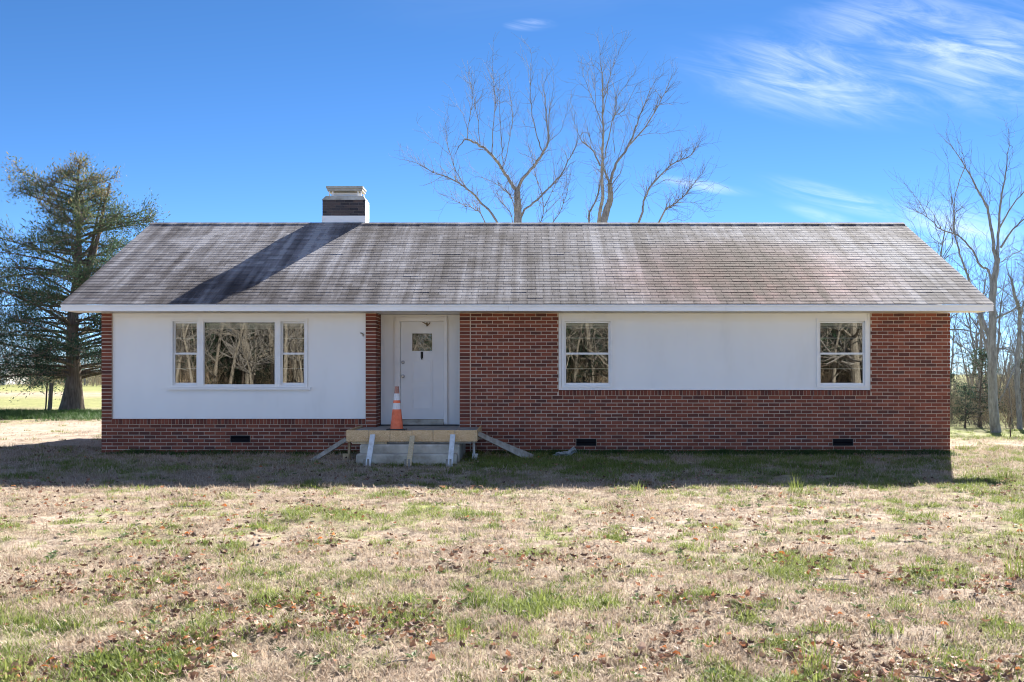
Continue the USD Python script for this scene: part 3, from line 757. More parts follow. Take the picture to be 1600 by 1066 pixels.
ROWS, TABW = 34, 0.305
exposure = SL / ROWS
shingles = MB()
n_single = 0
for r in range(ROWS):
    x = RX0 - (TABW / 2 if r % 2 else 0) + rng.normal(0, .006)
    wob = rng.normal(0, .003)
    while x < RX1:
        x0, x1 = max(x, RX0) + .0032, min(x + TABW, RX1) - .0032
        x += TABW
        if x1 - x0 < .05:
            continue
        s0 = r * exposure + rng.normal(0, .0016) + wob
        s1 = s0 + exposure * 1.06
        h0, h1 = .0062 + abs(rng.normal(0, .0010)), .0035
        base = np.array([0, EAVE_Y, EAVE_Z])

        def q(xx, s, h):
            p = base + su * s + sn * (h - .012)
            return [xx, p[1], p[2]]
        s1 = min(s1, SL + .005)
        v = [q(x0, s0, h0 - .009), q(x1, s0, h0 - .009), q(x1, s1, 0.001), q(x0, s1, 0.001), q(x0, s0, h0), q(x1, s0, h0 + rng.normal(0, .0006)), q(x1, s1, h1), q(x0, s1, h1)]
        if r < 5 and n_single < 285:
            MB().add(v, MB.BOX).build('shingle', M['shingle'], roof)
            n_single += 1
        else:
            shingles.add(v, MB.BOX)
# rear slope, same shingles in whole courses
for r in range(ROWS):
    s0, s1 = r * exposure, min((r + 1.06) * exposure, SL + .005)
    def q2(xx, s, h):
        p = np.array([0, EAVE_Y, EAVE_Z]) + su * s + sn * (h - .012)
        return [xx, 2 * RIDGE_Y - p[1], p[2]]
    v = [q2(RX0, s0, .005), q2(RX1, s0, .005), q2(RX1, s1, .001), q2(RX0, s1, .001), q2(RX0, s0, .014), q2(RX1, s0, .014), q2(RX1, s1, .0045), q2(RX0, s1, .0045)]
    shingles.add(v, MB.BOX[:, ::-1])
shingles.build('shingles', M['shingle'], roof, rnd=True, kind='stuff')
x = RX0
while x < RX1 - .01:
    x1 = min(x + .29, RX1)
    c = MB()
    for sg in (1, -1):
        def q3(xx, s, h):
            p = np.array([0, EAVE_Y, EAVE_Z]) + su * (SL - s) + sn * h
            return [xx, p[1] if sg > 0 else 2 * RIDGE_Y - p[1], p[2]]
        a_, b_ = .003 + rng.normal(0, .0006), .0055
        v = [q3(x, .13, a_ - .007), q3(x1, .13, b_ - .007), q3(x1, .0, b_ - .008), q3(x, .0, a_ - .008), q3(x, .13, a_), q3(x1, .13, b_), q3(x1, .0, b_), q3(x, .0, a_)]
        c.add(v, MB.BOX if sg > 0 else MB.BOX[:, ::-1])
    c.build('ridge_cap', M['shingle'], roof)
    x += .28

# drip edge, fascia, soffit, rake boards, gables
for k, sg in ((0, 1), (1, -1)):
    Yq = (lambda y: y) if sg > 0 else (lambda y: 2 * RIDGE_Y - y)
    fa = MB()
    lo, hi = sorted((Yq(EAVE_Y + .01), Yq(EAVE_Y + .035)))
    cuts = [RX0 + .005, -4.71, -.35, 3.62, RX1 - .005]
    for ca, cb_ in zip(cuts[:-1], cuts[1:]):
        j_ = rng.uniform(0, .0025)
        fa.box(ca + .001, cb_ - .001, lo + j_ * (sg > 0), hi - j_ * (sg < 0), SOFFIT + rng.uniform(0, .003), EAVE_Z - .032)
    lo, hi = sorted((Yq(EAVE_Y + .0135), Yq(EAVE_Y + .033)))
    fa.box(RX0 + .03, RX1 - .03, lo, hi, EAVE_Z - .0315, EAVE_Z - .0205)
    lo, hi = sorted((Yq(EAVE_Y - .004), Yq(EAVE_Y + .012)))
    fa.box(RX0 + .002, RX1 - .002, lo, hi, EAVE_Z - .046, EAVE_Z - .0285)
    fa.build('fascia', M['white_trim'], house)
    lo, hi = sorted((Yq(EAVE_Y + .036), Yq(YF + .03)))
    MB().box(RX0 + .03, RX1 - .03, lo, hi, SOFFIT + .004, SOFFIT + .016).build('soffit', M['white_trim'], house)
MB().box(P3 + .002, P4 - .002, YF + .031, RECESS + .05, SOFFIT + .004, SOFFIT + .016).build('entry_ceiling', M['white_trim'], house)
for xa, xb in ((RX0 + .004, RX0 + .028), (RX1 - .028, RX1 - .004)):
    rk = MB()
    for sg in (1, -1):
        def q4(xx, s, h):
            p = np.array([0, EAVE_Y, EAVE_Z]) + su * s + sn * h
            return [xx, p[1] if sg > 0 else 2 * RIDGE_Y - p[1], p[2]]
        v = [q4(xa, .03, -.165), q4(xb, .03, -.165), q4(xb, SL - .075, -.165), q4(xa, SL - .075, -.165), q4(xa, .03, -.028), q4(xb, .03, -.028), q4(xb, SL - .002, -.028), q4(xa, SL - .002, -.028)]
        rk.add(v, MB.BOX if sg > 0 else MB.BOX[:, ::-1])
    rk.build('rake_board', M['white_trim'], house)
for xa, xb in ((XL + .02, XL + .12), (XR - .12, XR - .02)):
    tri = [(YF + .05, SOFFIT + .018), (YB - .05, SOFFIT + .018), (RIDGE_Y, RIDGE_Z - .10)]
    v = [[xx, y, z] for xx in (xa, xb) for y, z in tri]
    obj('gable', (np.array(v), np.array([[0, 2, 1], [3, 4, 5], [0, 1, 4], [0, 4, 3], [1, 2, 5], [1, 5, 4], [2, 0, 3], [2, 3, 5]])), M['white_panel'], house)

# ---- chimney
CYF = 23.17
M['chimney_mortar'] = noisy('chimney_mortar', [(0, (.09, .085, .085)), (1, (.20, .185, .175))], scale=4, detail=6, rough=.95, bump=.003)
cp = FPX / CYF
xc = lambda px: (px - CX) / cp
zc = lambda py: EYE + (CY - py) / cp
CX0, CX1, CYB = xc(503.5), xc(570), CYF + .58
cb0, cb1 = zc(337.4), zc(312.5)
ch = MB().box(CX0 + .008, CX1 - .008, CYF + .008, CYB - .008, RIDGE_Z - .45, cb1).build('chimney', M['chimney_mortar'], house, label='short brick chimney with white flashing and metal cap on the ridge')
nc = 6
hh = (cb1 - cb0) / nc
M['chimney_brick'] = noisy('chimney_brick', [(0, (.025, .024, .028)), (.3, (.05, .045, .05)), (.6, (.075, .062, .063)), (1, (.11, .08, .075))], scale=14, rand=.8, rough=.9, bump=.003, bump_scale=90)
for k in range(nc):
    z0, z1 = cb0 + k * hh + .005, cb0 + (k + 1) * hh - .005
    for face in range(4):
        L = (CX1 - CX0) if face in (0, 1) else (CYB - CYF - .16)
        u = .2045
        s = -(.1022 if k % 2 else 0)
        while s < L - .02:
            a_, b_ = max(s, 0) + .005, min(s + u, L) - .005
            s += u
            if b_ - a_ < .03:
                continue
            j = rng.normal(0, .0012)
            if face == 0: MB().box(CX0 + a_, CX0 + b_, CYF + j, CYF + .07, z0, z1).build('brick', M['chimney_brick'], ch)
            elif face == 1: MB().box(CX0 + a_, CX0 + b_, CYB - .07, CYB + j, z0, z1).build('brick', M['chimney_brick'], ch)
            elif face == 2: MB().box(CX1 - .07, CX1 + j, CYF + .08 + a_, CYF + .08 + b_, z0, z1).build('brick', M['chimney_brick'], ch)
            else: MB().box(CX0 + j, CX0 + .07, CYF + .08 + a_, CYF + .08 + b_, z0, z1).build('brick', M['chimney_brick'], ch)
MB().box(CX0 - .008, CX1 + .008, CYF - .008, CYB + .008, RIDGE_Z - .40, cb0).build('flashing', M['white_trim'], ch, label='white painted base of the chimney')
MB().box(CX1 + .001, CX1 + .012, CYF + .01, CYB - .01, cb0 + .001, cb1 + .02).build('side_flashing', M['white_trim'], ch, label='white sheet covering the right side of the chimney')
cr0, cr1 = cb1, zc(305.5)
i0, i1 = xc(508), xc(567)
v = [[CX0 - .01, CYF - .012, cr0], [CX1 + .02, CYF - .012, cr0], [CX1 + .02, CYB + .012, cr0], [CX0 - .01, CYB + .012, cr0], [i0, CYF + .07, cr1], [i1, CYF + .07, cr1], [i1, CYB - .07, cr1], [i0, CYB - .07, cr1]]
MB().add(v, MB.BOX).build('crown', M['concrete'], ch)
f0, f1 = xc(513), xc(564.5)
bx0, bx1, bz0, bz1 = xc(512.5), xc(564), cr1 + .001, zc(297.5)
MB().box(bx0 + .04, bx1 - .04, CYF + .20, CYB - .20, bz0, bz1 - .02).build('flue', M['white_trim'], ch)
for (a_, c_) in ((bx0, CYF + .09), (bx1 - .025, CYF + .09), (bx0, CYB - .115), (bx1 - .025, CYB - .115), (xc(518), CYF + .092), (xc(557.5), CYF + .092)):
    MB().box(a_, a_ + .025, c_, c_ + .025, bz0, bz1).build('cap_post', M['white_trim'], ch)
lid = MB().box(xc(510.5), xc(565.5), CYF + .05, CYB - .05, bz1 + .001, bz1 + .055)
lid.box(xc(509), xc(566.5), CYF + .03, CYB - .03, bz1 + .056, zc(290.5))
lid.build('cap_lid', M['cap_metal'], ch)

# ------------------------------------------------------------------ concrete landing and steps
steps = thing('concrete_steps', 'grey concrete landing and two steps below the white front door', 'steps')
lx0, lx1 = at(545, 0, 17.6)[0], at(745.5, 0, 17.6)[0]
MB().bevel_box(lx0, P3 - .005, 17.60, YF - .013, .37, .492, .008).build('landing', M['dark_slab'], steps)
MB().bevel_box(P3 - .003, P4 + .003, 17.60, RECESS - .032, .37, .492, .008).build('landing', M['dark_slab'], steps)
MB().bevel_box(P4 + .005, lx1, 17.60, YF - .013, .37, .492, .008).build('landing', M['dark_slab'], steps)
sx0, sx1 = at(562, 0, 17.4)[0], at(717.5, 0, 17.4)[0]
MB().bevel_box(sx0 + .05, sx1 - .05, 17.8, YF - .02, .10, .369, .01).build('step_core', M['concrete'], steps)
MB().bevel_box(sx0, sx1, 17.40, YF - .03, -.1, .285, .018).build('step', M['concrete'], steps)
sx0b, sx1b = at(556, 0, 17.12)[0], at(713.5, 0, 17.12)[0]
MB().bevel_box(sx0b, sx1b, 17.12, 17.397, -.2, .142, .018).build('step', M['concrete'], steps)

form = thing('wooden_formwork', 'tan chipboard edge boards propped with loose braces around the door landing', 'formwork')
FY = 17.55
fx0, fx1 = at(541, 0, FY)[0], at(745.5, 0, FY)[0]
fz0, fz1 = at(0, 690, FY)[2], at(0, 672.3, FY)[2]
seams = [fx0] + [at(p, 0, FY)[0] for p in (575.5, 609.5, 644, 676.7, 710.4)] + [fx1]
for a_, b_ in zip(seams[:-1], seams[1:]):
    MB().bevel_box(a_ + .0025, b_ - .0025, FY - .018 + rng.normal(0, .0015), FY, fz0 + rng.normal(0, .002), fz1 + rng.normal(0, .002), .003).build('form_board', M['osb'], form)
for xa, xb in ((fx0, fx0 + .018), (fx1 - .018, fx1)):
    MB().bevel_box(xa, xb, FY + .002, YF - .02, fz0, fz1, .003).build('side_board', M['osb'], form)
MB().box(fx0 + .10, fx0 + .70, FY + .003, FY + .04, fz0 - .045, fz0 - .005).build('ledger', M['raw_wood'], form)
MB().box(fx0 + .72, fx1 - .10, FY + .006, FY + .04, fz0 - .035, fz0 - .005).build('ledger', M['grey_wood'], form)


def gz(x, y):
    return float(ground_z(x, y))


def brace(px0, py0, px1, py1, y0, y1, wdt, m, label, thick=.034):
    p, q_ = at(px0, py0, y0), at(px1, py1, y1)
    q_[2] = min(q_[2], gz(q_[0], q_[1]) - .01) if q_[2] < .1 else q_[2]
    mb = MB()
    mb.bar(p, q_, wdt, thick, up=(0, -1, 0.35))
    mb.build('brace', m, form, label=label)
    return q_


for (a_, lab, mt) in (((582.5, 680, 574.5, 729.5), 'whitewashed left brace', M['painted_wood']), ((644.5, 682, 638.5, 729.5), 'bare tan middle brace', M['raw_wood']), ((707.5, 680, 703, 729), 'whitewashed right brace', M['painted_wood'])):
    q_ = brace(*a_, FY - .045, 16.80, .085, mt, lab)
    for dx in (-.055, .005):
        s_ = np.array([q_[0] + dx, q_[1] - .02, gz(q_[0], q_[1]) - .1])
        MB().bar(s_, s_ + [.006, .0, .22], .032, .03, up=(0, 1, 0)).build('stake', M['grey_wood'], form)
brace(541, 686.5, 487, 714, FY + .2, 17.75, .075, M['grey_wood'], 'weathered brace slanting down to the left', .04)
brace(746.5, 677.5, 829, 714, FY + .3, 18.0, .085, M['grey_wood'], 'weathered brace slanting down to the right', .04)
brace(748, 679, 834, 711, FY + .75, 18.5, .075, M['grey_wood'], 'second weathered brace slanting down to the right', .04)
for px, dx in ((545.5, -.04), (740.5, .03)):
    p = at(px, 700, FY + .3)
    MB().box(p[0] - .02, p[0] + .02, FY + .28, FY + .36, gz(p[0], FY) - .05, fz0 + .05).build('post', M['raw_wood'] if px < 600 else M['painted_wood'], form)
    MB().box(p[0] - .06 + dx, p[0] + .04 + dx, FY + .24, FY + .279, gz(p[0], FY) - .05, .10).build('post_foot', M['raw_wood'] if px < 600 else M['painted_wood'], form)

# ------------------------------------------------------------------ traffic cone
cy_ = 18.1
cxp = at(620, 672, cy_)
cone = thing('traffic_cone', 'orange traffic cone with white bands standing on the landing by the door', 'traffic cone', (cxp[0], cy_, .493))
H0 = .775
rad = lambda z: .118 + (.034 - .118) * z / H0
bs = MB().bevel_box(-.17, .17, -.17, .17, .0005, .028, .01).build('base', M['dark_iron'], cone)


def ring(z0, z1, g=0.0, steps_=3):
    zs = np.linspace(z0, z1, steps_)
    prof = [(rad(z) + g, z) for z in zs]
    prof = [(max(prof[0][0] - .004, .001), z0)] + prof + [(max(prof[-1][0] - .004, .001), z1)]
    return trimesh.creation.revolve(np.array(prof), sections=32)


bandz = [(.028, .375, 'body', 'orange', 0), (.375, .485, 'reflective_band', 'reflective', .0012), (.485, .535, 'collar', 'orange', 0), (.535, .655, 'reflective_band', 'reflective', .0012), (.655, H0, 'top', 'faded_orange', 0)]
for z0, z1, nm, mt, g in bandz:
    m = ring(z0, z1, g)
    obj(nm, m, M[mt], cone, smooth=35)
obj('rim', trimesh.creation.revolve(np.array([(.02, H0 - .012), (.039, H0 - .012), (.040, H0), (.036, H0 + .006), (.022, H0 + .006), (.02, H0 - .012)]), sections=24), M['faded_orange'], cone, smooth=35)

# ------------------------------------------------------------------ crumpled scrap by the wall
def scrap():
    m = trimesh.creation.icosphere(4, 1.0)
    v = np.array(m.vertices)
    n1 = meshkit.fbm(v * 1.8 + 5, 3, 4) - .5
    fold = np.abs(meshkit.noise(v * 2.6 + 9, 14) - .5)
    v = v * (1 + .9 * n1 - .8 * fold)[:, None]
    v *= [.20, .12, .07]
    v[:, 2] += .10 * sstep(.02, .16, v[:, 0]) * (1 - sstep(.16, .26, v[:, 0]))
    v[:, 2] = np.maximum(v[:, 2], -.02)
    return v, m.faces


sp = at(884, 716, 18.45)
sc = obj('crumpled_scrap', scrap(), M['paper'], smooth=25)
UsdGeom.Xformable(sc).AddTranslateOp().Set((float(sp[0]), 18.45, gz(sp[0], 18.45) + .03))
tag(sc, 'crumpled grey scrap lying on the grass against the brick wall', 'scrap')

# ------------------------------------------------------------------ trees
def smooth_line(pts, k=3):
    p = np.asarray(pts, float)
    if len(p) < 3:
        t = np.linspace(0, 1, 4)[:, None]
        return p[0] * (1 - t) + p[-1] * t
    e = np.vstack([2 * p[0] - p[1], p, 2 * p[-1] - p[-2]])
    out = []
    for i in range(1, len(e) - 2):
        for t in np.arange(k) / k:
            a, b, c, d = e[i - 1], e[i], e[i + 1], e[i + 2]
            out.append(.5 * (2 * b + (c - a) * t + (2 * a - 5 * b + 4 * c - d) * t * t + (3 * b - a - 3 * c + d) * t ** 3))
    out.append(p[-1])
    return np.array(out)


def twig(mb, rg, p, d, L, r, depth, up=.35, spread=.8, kids=3):
    """A wavy branch with its own side twigs."""
    n = 5 if depth > 0 else 4
    pts, q, v = [np.array(p, float)], np.array(p, float), np.array(d, float)
    for i in range(n):
        v = v + rg.normal(0, .22, 3) + np.array([0, 0, up * .18])
        v /= np.linalg.norm(v)
        q = q + v * L / n
        pts.append(q.copy())
    pts = np.array(pts)
    rad_ = np.linspace(r, max(r * .35, .0035), n + 1)
    mb.tube(pts, rad_, 6 if r > .05 else 4 if r > .02 else 3)
    if depth > 0:
        for _ in range(kids):
            i = rg.integers(1, n + 1)
            w_ = (pts[i] - pts[i - 1]) / np.linalg.norm(pts[i] - pts[i - 1])
            w_ = w_ + rg.normal(0, spread, 3) * .7 + np.array([0, 0, up * .4])
            w_ /= np.linalg.norm(w_)
            twig(mb, rg, pts[i], w_, L * rg.uniform(.4, .72), max(rad_[i] * .62, .0045), depth - 1, up, spread, kids)


def traced_tree(name, label, lines, conv, Y0, seed, trunk_lines, twigs=1.0, bark='bark', group=None):
    """A bare tree whose main limbs follow the photograph's; every limb leaves its parent in depth as well."""
    rg = np.random.default_rng(seed)
    root = thing(name, label, 'tree', group=group)
    placed, trunk, limbs, fine = [], MB(), MB(), MB()
    for li, (pts, w0, w1) in enumerate(lines):
        pp = np.array([conv(*p) for p in pts], float)
        if placed:
            allp = np.vstack(placed)
            j = np.argmin(((allp[:, :2] - pp[0]) ** 2).sum(1))
            y0 = allp[j, 2]
        else:
            y0 = Y0
        sl = 0 if li == 0 else rg.uniform(-.55, .55)
        seg = np.r_[0, np.cumsum(np.linalg.norm(np.diff(pp, axis=0), axis=1))] * Y0 / FPX
        ys = y0 + sl * seg + np.r_[0, rg.normal(0, .12, len(pp) - 1)]
        P = np.array([at(a, b, y) for (a, b), y in zip(pp, ys)])
        S = smooth_line(P, 4)
        S[1:-1] += rg.normal(0, .015, S[1:-1].shape) * min(1, w0 / 3)
        yy = np.interp(np.linspace(0, 1, len(S)), np.linspace(0, 1, len(ys)), ys)
        placed.append(np.stack([S[:, 0] * FPX / S[:, 1] + CX, CY - (S[:, 2] - EYE) * FPX / S[:, 1], yy], -1))
        t_ = np.linspace(0, 1, len(S))
        rr = (w0 * (1 - t_) ** .9 + w1 * t_) * (.72 if li < trunk_lines else .42 + .22 * min(1, w0 / 9)) * Y0 / FPX / 2
        (trunk if li < trunk_lines else limbs).tube(S, rr, 10 if w0 > 8 else 6 if w0 > 3 else 4)
        L = seg[-1]
        for _ in range(int(twigs * L * 8)):
            i = int(rg.integers(max(1, len(S) // 3), len(S)))
            if li < trunk_lines and i < len(S) * .6:
                continue
            d = S[i] - S[i - 1]
            d = d / np.linalg.norm(d) + rg.normal(0, .55, 3) + np.array([0, 0, .25])
            twig(fine, rg, S[i], d / np.linalg.norm(d), rg.uniform(.35, 1.25), min(rr[i] * .6, .012), 1 if rg.random() < .55 else 0, kids=2)
        if li >= trunk_lines:
            twig(fine, rg, S[-1], (S[-1] - S[-2]) / np.linalg.norm(S[-1] - S[-2]), .9, max(rr[-1] * .9, .008), 1, kids=3)
    trunk.build('trunk', M[bark], root, smooth=50)
    limbs.build('limbs', M[bark], root, smooth=50)
    fine.build('twigs', M['twig'], root, kind='stuff')
    return root


cA = lambda x, y: (650 + x / 3.2, 40 + y / 3.2)
treeA = [([(505, 1950), (508, 1500), (512, 1200), (510, 980), (508, 900), (505, 830)], 24, 13),
         ([(505, 830), (470, 780), (440, 730), (380, 650), (320, 600), (255, 570)], 9, 4), ([(505, 830), (530, 770), (590, 700), (650, 610), (662, 540), (650, 430), (640, 290)], 9, 1.2),
         ([(255, 570), (262, 480), (285, 370), (265, 270)], 3, .8), ([(320, 600), (310, 480), (290, 370), (278, 300)], 2.6, .7), ([(380, 645), (385, 520), (395, 350), (380, 190)], 3.6, .8),
         ([(435, 720), (430, 620), (420, 450), (413, 320)], 3.4, .8), ([(440, 700), (470, 560), (482, 430), (470, 350)], 2.8, .7), ([(262, 540), (250, 490), (235, 440)], 2, .6),
         ([(660, 555), (668, 430), (690, 290)], 3, .8), ([(630, 625), (600, 540), (580, 420), (573, 300), (576, 140)], 4, .8), ([(665, 580), (720, 530), (755, 430)], 2, .6), ([(590, 700), (565, 610), (545, 500)], 2, .6),
         ([(512, 1180), (525, 960), (570, 900), (640, 840), (720, 750), (770, 660), (805, 590)], 7, 1.5), ([(690, 785), (690, 720), (678, 650)], 2, .6),
         ([(510, 1240), (600, 1040), (640, 910), (600, 760), (585, 680)], 4, .8), ([(640, 910), (690, 810), (700, 740)], 2.4, .7), ([(510, 1220), (690, 980), (745, 870), (765, 790)], 3.4, .7), ([(650, 930), (730, 850), (750, 800)], 2, .6),
         ([(508, 1150), (490, 900), (450, 830), (400, 790), (330, 760)], 4, .8), ([(506, 1180), (480, 960), (430, 890), (390, 840)], 3, .7),
         ([(505, 1280), (400, 980), (330, 890), (260, 820), (180, 770), (90, 735), (10, 690)], 7, .9), ([(260, 820), (200, 730), (165, 620), (150, 540)], 3, .7), ([(502, 1330), (345, 980), (290, 920), (220, 890), (160, 855)], 4, .7), ([(170, 650), (120, 600), (80, 570)], 1.6, .6)]
treeB = [([(940, 1950), (935, 1600), (930, 1250), (940, 980), (972, 870), (970, 790)], 26, 9),
         ([(930, 1250), (915, 980), (935, 850), (930, 740), (935, 600), (935, 470), (935, 330), (920, 150)], 10, 1), ([(928, 1300), (865, 980), (905, 860), (925, 760)], 6, 2.5), ([(970, 790), (940, 720), (932, 660)], 6, 3.5),
         ([(935, 500), (890, 390), (840, 260)], 3, .8), ([(900, 415), (895, 300), (890, 220)], 2, .7), ([(935, 450), (970, 250), (1010, 150)], 2.6, .7), ([(920, 700), (880, 620), (830, 580), (790, 480)], 5, .9), ([(905, 650), (868, 560), (850, 490)], 2, .6),
         ([(970, 790), (1000, 690), (1060, 610), (1100, 510), (1130, 420), (1190, 290)], 8, 1), ([(1050, 620), (1130, 530), (1190, 440), (1240, 340), (1280, 250)], 5, .9), ([(1110, 550), (1180, 540), (1250, 540)], 2, .6), ([(1140, 500), (1200, 410), (1265, 390)], 2, .6),
         ([(945, 660), (980, 480), (1000, 420), (990, 310)], 4, .8), ([(990, 450), (1040, 420), (1090, 320)], 2.4, .7), ([(995, 640), (985, 540), (1000, 380), (1060, 280)], 2.4, .6), ([(1000, 690), (1045, 560), (1050, 500)], 2, .6), ([(975, 800), (1030, 720), (1045, 640)], 3, .7),
         ([(935, 1450), (1115, 980), (1140, 880), (1180, 800), (1270, 700), (1370, 650), (1410, 600)], 7, 1), ([(1185, 805), (1250, 770), (1300, 780)], 2, .6), ([(1270, 700), (1300, 640), (1350, 625)], 1.8, .6),
         ([(935, 1550), (1215, 980), (1280, 900), (1350, 840), (1430, 740)], 6, .9), ([(1290, 890), (1390, 885), (1440, 930)], 2, .6), ([(1350, 840), (1390, 790), (1450, 780)], 1.6, .6), ([(1200, 1010), (1290, 970), (1340, 975)], 2, .6)]
traced_tree('bare_tree', 'tall leafless tree behind the roof, forking low into a wide V', treeA, cA, 44.0, 3, 1, twigs=.9)
traced_tree('bare_tree', 'tall leafless tree behind the roof with narrow upright stems, right of the forked one', treeB, cA, 46.0, 4, 1, twigs=.9)
cR = lambda x, y: (1200 + x / 3.135, 180 + y / 3.135)
treeR = [([(1118, 1560), (1108, 1480), (1100, 1250), (1098, 1050), (1103, 850), (1125, 700)], 22, 11),
         ([(1120, 720), (1100, 600), (1080, 480), (1040, 390), (970, 260), (900, 150)], 9, 1), ([(965, 255), (920, 380), (908, 480), (880, 215)], 3, .8), ([(970, 260), (955, 190), (945, 150)], 2.4, .7), ([(1080, 480), (1085, 360), (1020, 270)], 2.6, .7),
         ([(1125, 700), (1130, 560), (1140, 420), (1165, 280), (1180, 110)], 8, 1), ([(1130, 560), (1200, 440), (1280, 350), (1350, 260)], 5, 1), ([(1140, 650), (1200, 560), (1280, 490), (1370, 400)], 6, 1), ([(1165, 280), (1190, 220), (1200, 160)], 2, .6), ([(1180, 460), (1190, 380), (1188, 310)], 2, .6),
         ([(1100, 1140), (1090, 790), (1040, 740), (1000, 660), (930, 590), (850, 560), (780, 500), (700, 460)], 7, 1), ([(780, 500), (740, 420), (700, 375)], 2.6, .7), ([(760, 480), (790, 420), (810, 375)], 2, .6), ([(850, 560), (800, 470), (750, 430)], 2.2, .6),
         ([(1098, 1250), (1010, 900), (985, 800), (940, 680), (915, 580), (910, 450)], 7, 2.5), ([(915, 480), (960, 450), (1030, 420)], 2.2, .6), ([(1140, 720), (1200, 680), (1290, 640)], 3.5, .8), ([(1105, 900), (1180, 830), (1260, 790)], 3, .7),
         ([(1100, 1120), (1045, 1000), (1040, 960)], 11, 9), ([(1108, 1000), (1190, 960), (1290, 920), (1400, 880)], 6, 1.5)]
traced_tree('bare_tree', 'big leafless tree with a thick grey trunk standing at the right of the house', treeR, cR, 40.0, 5, 1, twigs=.75)
treeS = [([(1235, 1560), (1218, 1250), (1235, 1000), (1215, 900), (1190, 800)], 12, 4), ([(1225, 1050), (1260, 900), (1300, 820), (1330, 700)], 6, 1), ([(1190, 800), (1170, 740), (1180, 680)], 3, .8), ([(1215, 900), (1250, 830), (1254, 760)], 3, .8),
         ([(1222, 1200), (1160, 1350), (1120, 1420)], 5, 1.2), ([(1220, 1150), (1290, 1080), (1360, 1010)], 4, 1), ([(1215, 900), (1150, 860), (1120, 800)], 3, .7)]
traced_tree('bare_tree', 'crooked leafless tree at the right edge beside the thick grey trunk', treeS, cR, 43.0, 6, 1, twigs=1.0)

# the evergreen at the left
LEAF_DIR = None


def cedar_meshes(seed, h, prof, limbs_n, leaf_len, dens, lean=(0, 0), leaders=2, r0=.3, low=.12, skirt=1.0):
    rg = np.random.default_rng(seed)
    trunk = MB()
    tz = np.linspace(-.3, h * .98, 16)
    axis_x = lambda z: lean[0] * np.clip(z / h, 0, 1) + .05 * np.sin(z * 1.3)
    axis_y = lambda z: lean[1] * np.clip(z / h, 0, 1) + .05 * np.cos(z * 1.1)
    flare = r0 * (1.0 - .93 * np.clip(tz / h, 0, 1) ** .9) + r0 * .75 * np.exp(-np.maximum(tz, 0) * 2.4)
    trunk.tube(np.stack([axis_x(tz), axis_y(tz), tz], -1), flare, 14)
    for k in range(leaders):
        a = rg.uniform(0, 2 * PI)
        z0 = h * rg.uniform(.35, .5)
        zz = np.linspace(z0, h * rg.uniform(.78, .93), 7)
        off = (zz - z0) * .22
        trunk.tube(np.stack([axis_x(zz) + off * math.cos(a), axis_y(zz) + off * math.sin(a), zz], -1), np.linspace(r0 * .4, .02, 7), 6)
    wood = MB()
    P0, D0, S0 = [], [], []
    zs = h * (low + (1 - low) * np.sort(rg.uniform(0, 1, limbs_n) ** .92))
    for i, z in enumerate(zs):
        a = i * 2.399 + rg.normal(0, .5)
        R = prof(z / h, a) * rg.uniform(.5, 1.06)
        rise = rg.uniform(.0, .75) * (0.35 + z / h) * (1 - .6 * max(0, z / h - .7) / .3)
        t = np.linspace(0, 1, 7)
        sag = -.20 * R * t ** 2 * (1.2 - z / h) + rise * R * t
        pts = np.stack([axis_x(z) + math.cos(a) * R * t + .04 * R * np.sin(3 * t + i), axis_y(z) + math.sin(a) * R * t + .04 * R * np.cos(4 * t + i), z + sag], -1)
        wood.tube(pts, np.linspace(.020 + .012 * R, .006, 7), 5)
        for _ in range(int(dens * (4 + 5 * R))):
            s = rg.uniform(.22, 1.0) ** .75
            k = min(int(s * 6), 5)
            c = pts[k] + (pts[k + 1] - pts[k]) * (s * 6 - k)
            out = (pts[k + 1] - pts[k]) / np.linalg.norm(pts[k + 1] - pts[k])
            side = np.cross(out, [0, 0, 1])
            d = out * rg.uniform(.2, .9) + side * rg.normal(0, .9) + np.array([0, 0, rg.uniform(-.55, .95)])
            d /= np.linalg.norm(d)
            L = rg.uniform(.25, .75) * (.5 + .25 * R)
            tip = c + d * L
            wood.tube(np.array([c, (c + tip) / 2 + [0, 0, .03], tip]), [.010, .007, .003], 3)
            m = int(rg.integers(16, 30) * max(L, .35) * 1.6)
            u = rg.uniform(.05, 1.08, m)
            q = c + d * (L * u)[:, None] + rg.normal(0, .08 + .07 * L, (m, 3))
            e = d * .7 + rg.normal(0, .55, (m, 3)) + np.array([0, 0, .35])
            P0.append(q)
            D0.append(e / np.linalg.norm(e, axis=1, keepdims=True))
            S0.append(rg.uniform(.6, 1.3, m) * leaf_len)
    P, D, S = np.vstack(P0), np.vstack(D0), np.concatenate(S0)
    n = len(P)
    side = np.cross(D, rg.normal(0, 1, (n, 3)))
    side /= np.linalg.norm(side, axis=1, keepdims=True)
    wv = S * .21
    v = np.stack([P - side * (wv * .2)[:, None], P + D * (S * .5)[:, None] + side * (wv * .5)[:, None] + [0, 0, .01], P + D * S[:, None], P + D * (S * .45)[:, None] - side * (wv * .5)[:, None]], 1).reshape(-1, 3)
    b = np.arange(n)[:, None] * 4
    f = np.vstack([b + [0, 1, 2], b + [0, 2, 3]])
    rnd = np.repeat(rg.random(n), 4)
    return trunk.get(), wood.get(), (v, f), rnd


def cedar_tree(name, label, loc, rotz, meshes, group=None, scale=None):
    root = thing(name, label, 'tree', loc, rotz, group, scale)
    tr, wd, lf, rnd = meshes
    obj('trunk', tr, M['cedar_bark'], root, smooth=50)
    obj('limbs', wd, M['cedar_bark'], root)
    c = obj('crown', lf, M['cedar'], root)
    rnd_var(c, rnd)
    return root


